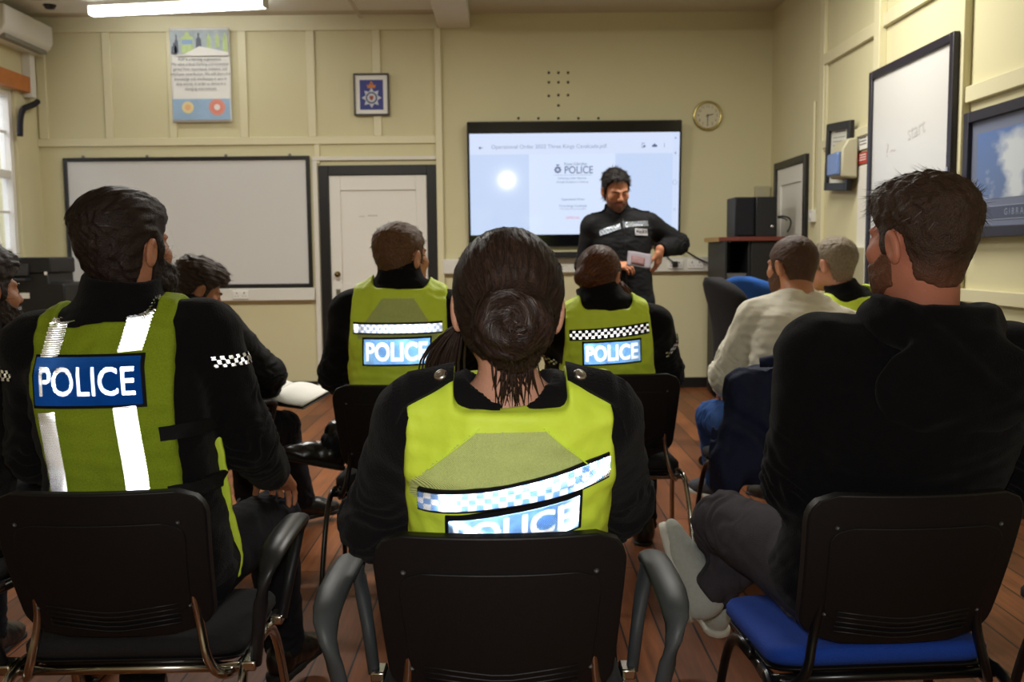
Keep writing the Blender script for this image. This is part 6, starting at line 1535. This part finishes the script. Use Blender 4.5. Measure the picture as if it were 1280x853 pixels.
    plate_ = MB().box((-.085, -.045, .0), (.085, .05, .002), Mx).build('red_face', M_redink, r); b = MB()
    for k in range(3): b.box((-.05, .02-.028*k, .0021), (.05, .028-.028*k, .0026), Mx)
    b.build('print', M_paper, plate_)
    # notebook on the writer's lap
    c = at(346, 491, 4.28); nb = empty('notebook', c); nb.rotation_euler = (R(7), R(5), R(-16)); tag(nb, 'open notebook with blank white pages on the lap of the writing man', 'notebook')
    MB().box((-.215, -.155, -.008), (.215, .155, -.003)).build('cover', M_plastic_k, nb, bevel=.002)
    for s_ in (-1, 1):
        b = MB(); b.grid(lambda u, v: (s_*(.002+.205*u), -.148+.296*v, .006+.010*math.sin(min(1, u*1.6)*3.14)*(1-u*.3)), 12, 2); b.build('page', M_paper, nb, smooth=True, solid=.006)
    # paper held by the standing officer
    c = at(799, 325, 6.02); pp_ = empty('folded_paper', c); pp_.rotation_euler = (R(58), R(8), R(-4)); tag(pp_, 'folded printed sheet held by the standing officer', 'paper')
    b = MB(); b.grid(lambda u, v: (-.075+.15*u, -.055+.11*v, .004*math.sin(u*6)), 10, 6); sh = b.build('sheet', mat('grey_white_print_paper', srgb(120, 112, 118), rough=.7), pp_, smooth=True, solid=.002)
    b = MB(); b.grid(lambda u, v: (-.050+.085*u, -.04+.06*v, .0025+.004*math.sin((-.050+.085*u+.075)/.15*6)), 8, 3); b.build('printed_photo', mat('faded_red_photo', srgb(112, 74, 74), rough=.6, noise=(40, .4)), sh, smooth=True, solid=.0012)
    # black shoulder bag with a metal clip on the chair behind the hoodie man
    q = at(1076, 411, 3.75); bag = empty('shoulder_bag', q); tag(bag, 'black bag with a shiny metal clip on the chair behind the cream sweatshirt', 'bag')
    f = lambda P: smin(rbox(P, (.03, .0, -.08), (.14, .06, .10), .04), smin(rcone(P, (-.06, -.03, .0), (.03, -.03, .03), .022, .024), rcone(P, (.03, -.03, .03), (.13, -.02, .02), .022, .018), .02), .02)+.004*wob(P, .05, 5, 3)
    sdf_obj('body', f, (-.2, -.15, -.25), (.25, .12, .1), .005, M_black_shell, bag)
    b = MB(); b.tube([(.02+.016*math.cos(R(a)), -.056, .030+.026*math.sin(R(a))) for a in range(0, 361, 30)], .004, 8); b.build('clip', M_silver, bag, smooth=True)
# ------------------------------------------------------------------ assemble
WIN = [(7.35, 8.60), (4.6, 5.9)]
DL0, DL1 = wallY(401, 350)[0], wallY(548, 350)[0]
TVE, TUBE = .88, 9.0
room(); doors(); wall_things(); fittings(); furniture()
for fn in (woman_front, officer_left, man_hoodie, officer_row, woman_row, man_notes, man_edge, man_standing, man_sweater, man_grey): fn()

def light(kind, name, loc, rot, energy, col=(1, 1, 1), size=None, sy=None):
    l = bpy.data.lights.new(name, kind); l.energy = energy; l.color = col
    if kind == 'AREA': l.shape = 'RECTANGLE'; l.size = size; l.size_y = sy or size
    elif size is not None: l.shadow_soft_size = size
    o = bpy.data.objects.new(name, l); o.location = loc; o.rotation_euler = [R(a) for a in rot]; COL.objects.link(o); return o
# daylight through the windows
w = bpy.data.worlds.new('overcast_sky'); SC.world = w; w.use_nodes = True
w.node_tree.nodes['Background'].inputs[0].default_value = (.80, .88, 1.0, 1); w.node_tree.nodes['Background'].inputs[1].default_value = 1.6
for a, c in WIN: light('AREA', 'window_daylight', (XL-1.0, (a+c)/2-.3, 3.3), (0, -52, 0), 32, (.92, .96, 1.0), 1.3, c-a)
# the other ceiling strips of the front half of the room, outside the picture
for x, y, e in ((-1.7, 6.0, 78), (1.1, 5.6, 78)):
    light('AREA', 'strip_lamp', (x, y, HC-.06), (0, 0, 0), e, (1.0, .97, .90), 1.4, .1)
# camera flash
light('POINT', 'camera_flash', tuple(CAM+np.array((0, .02, .06))), (0, 0, 0), 42, (1, .98, .96), .02)

cam = bpy.data.cameras.new('camera'); co = bpy.data.objects.new('camera', cam); COL.objects.link(co)
cam.sensor_width = 36; cam.lens = FPX/1280*36; cam.clip_start = .02
co.matrix_world = Matrix([[AR[i], AU[i], -AF[i], CAM[i]] for i in range(3)]+[[0, 0, 0, 1]])
cam.dof.use_dof = True; cam.dof.focus_distance = 1.9; cam.dof.aperture_fstop = 7.0
SC.camera = co
SC.view_settings.view_transform = 'Standard'; SC.view_settings.look = 'None'; SC.view_settings.exposure = 0.2; SC.view_settings.gamma = 1
SC.view_settings.use_curve_mapping = False
SC.cycles.use_denoising = True
SC.cycles.blur_glossy = 0.0; SC.cycles.sample_clamp_indirect = 0; SC.cycles.glossy_bounces = 6; SC.cycles.max_bounces = 8; SC.cycles.diffuse_bounces = 5
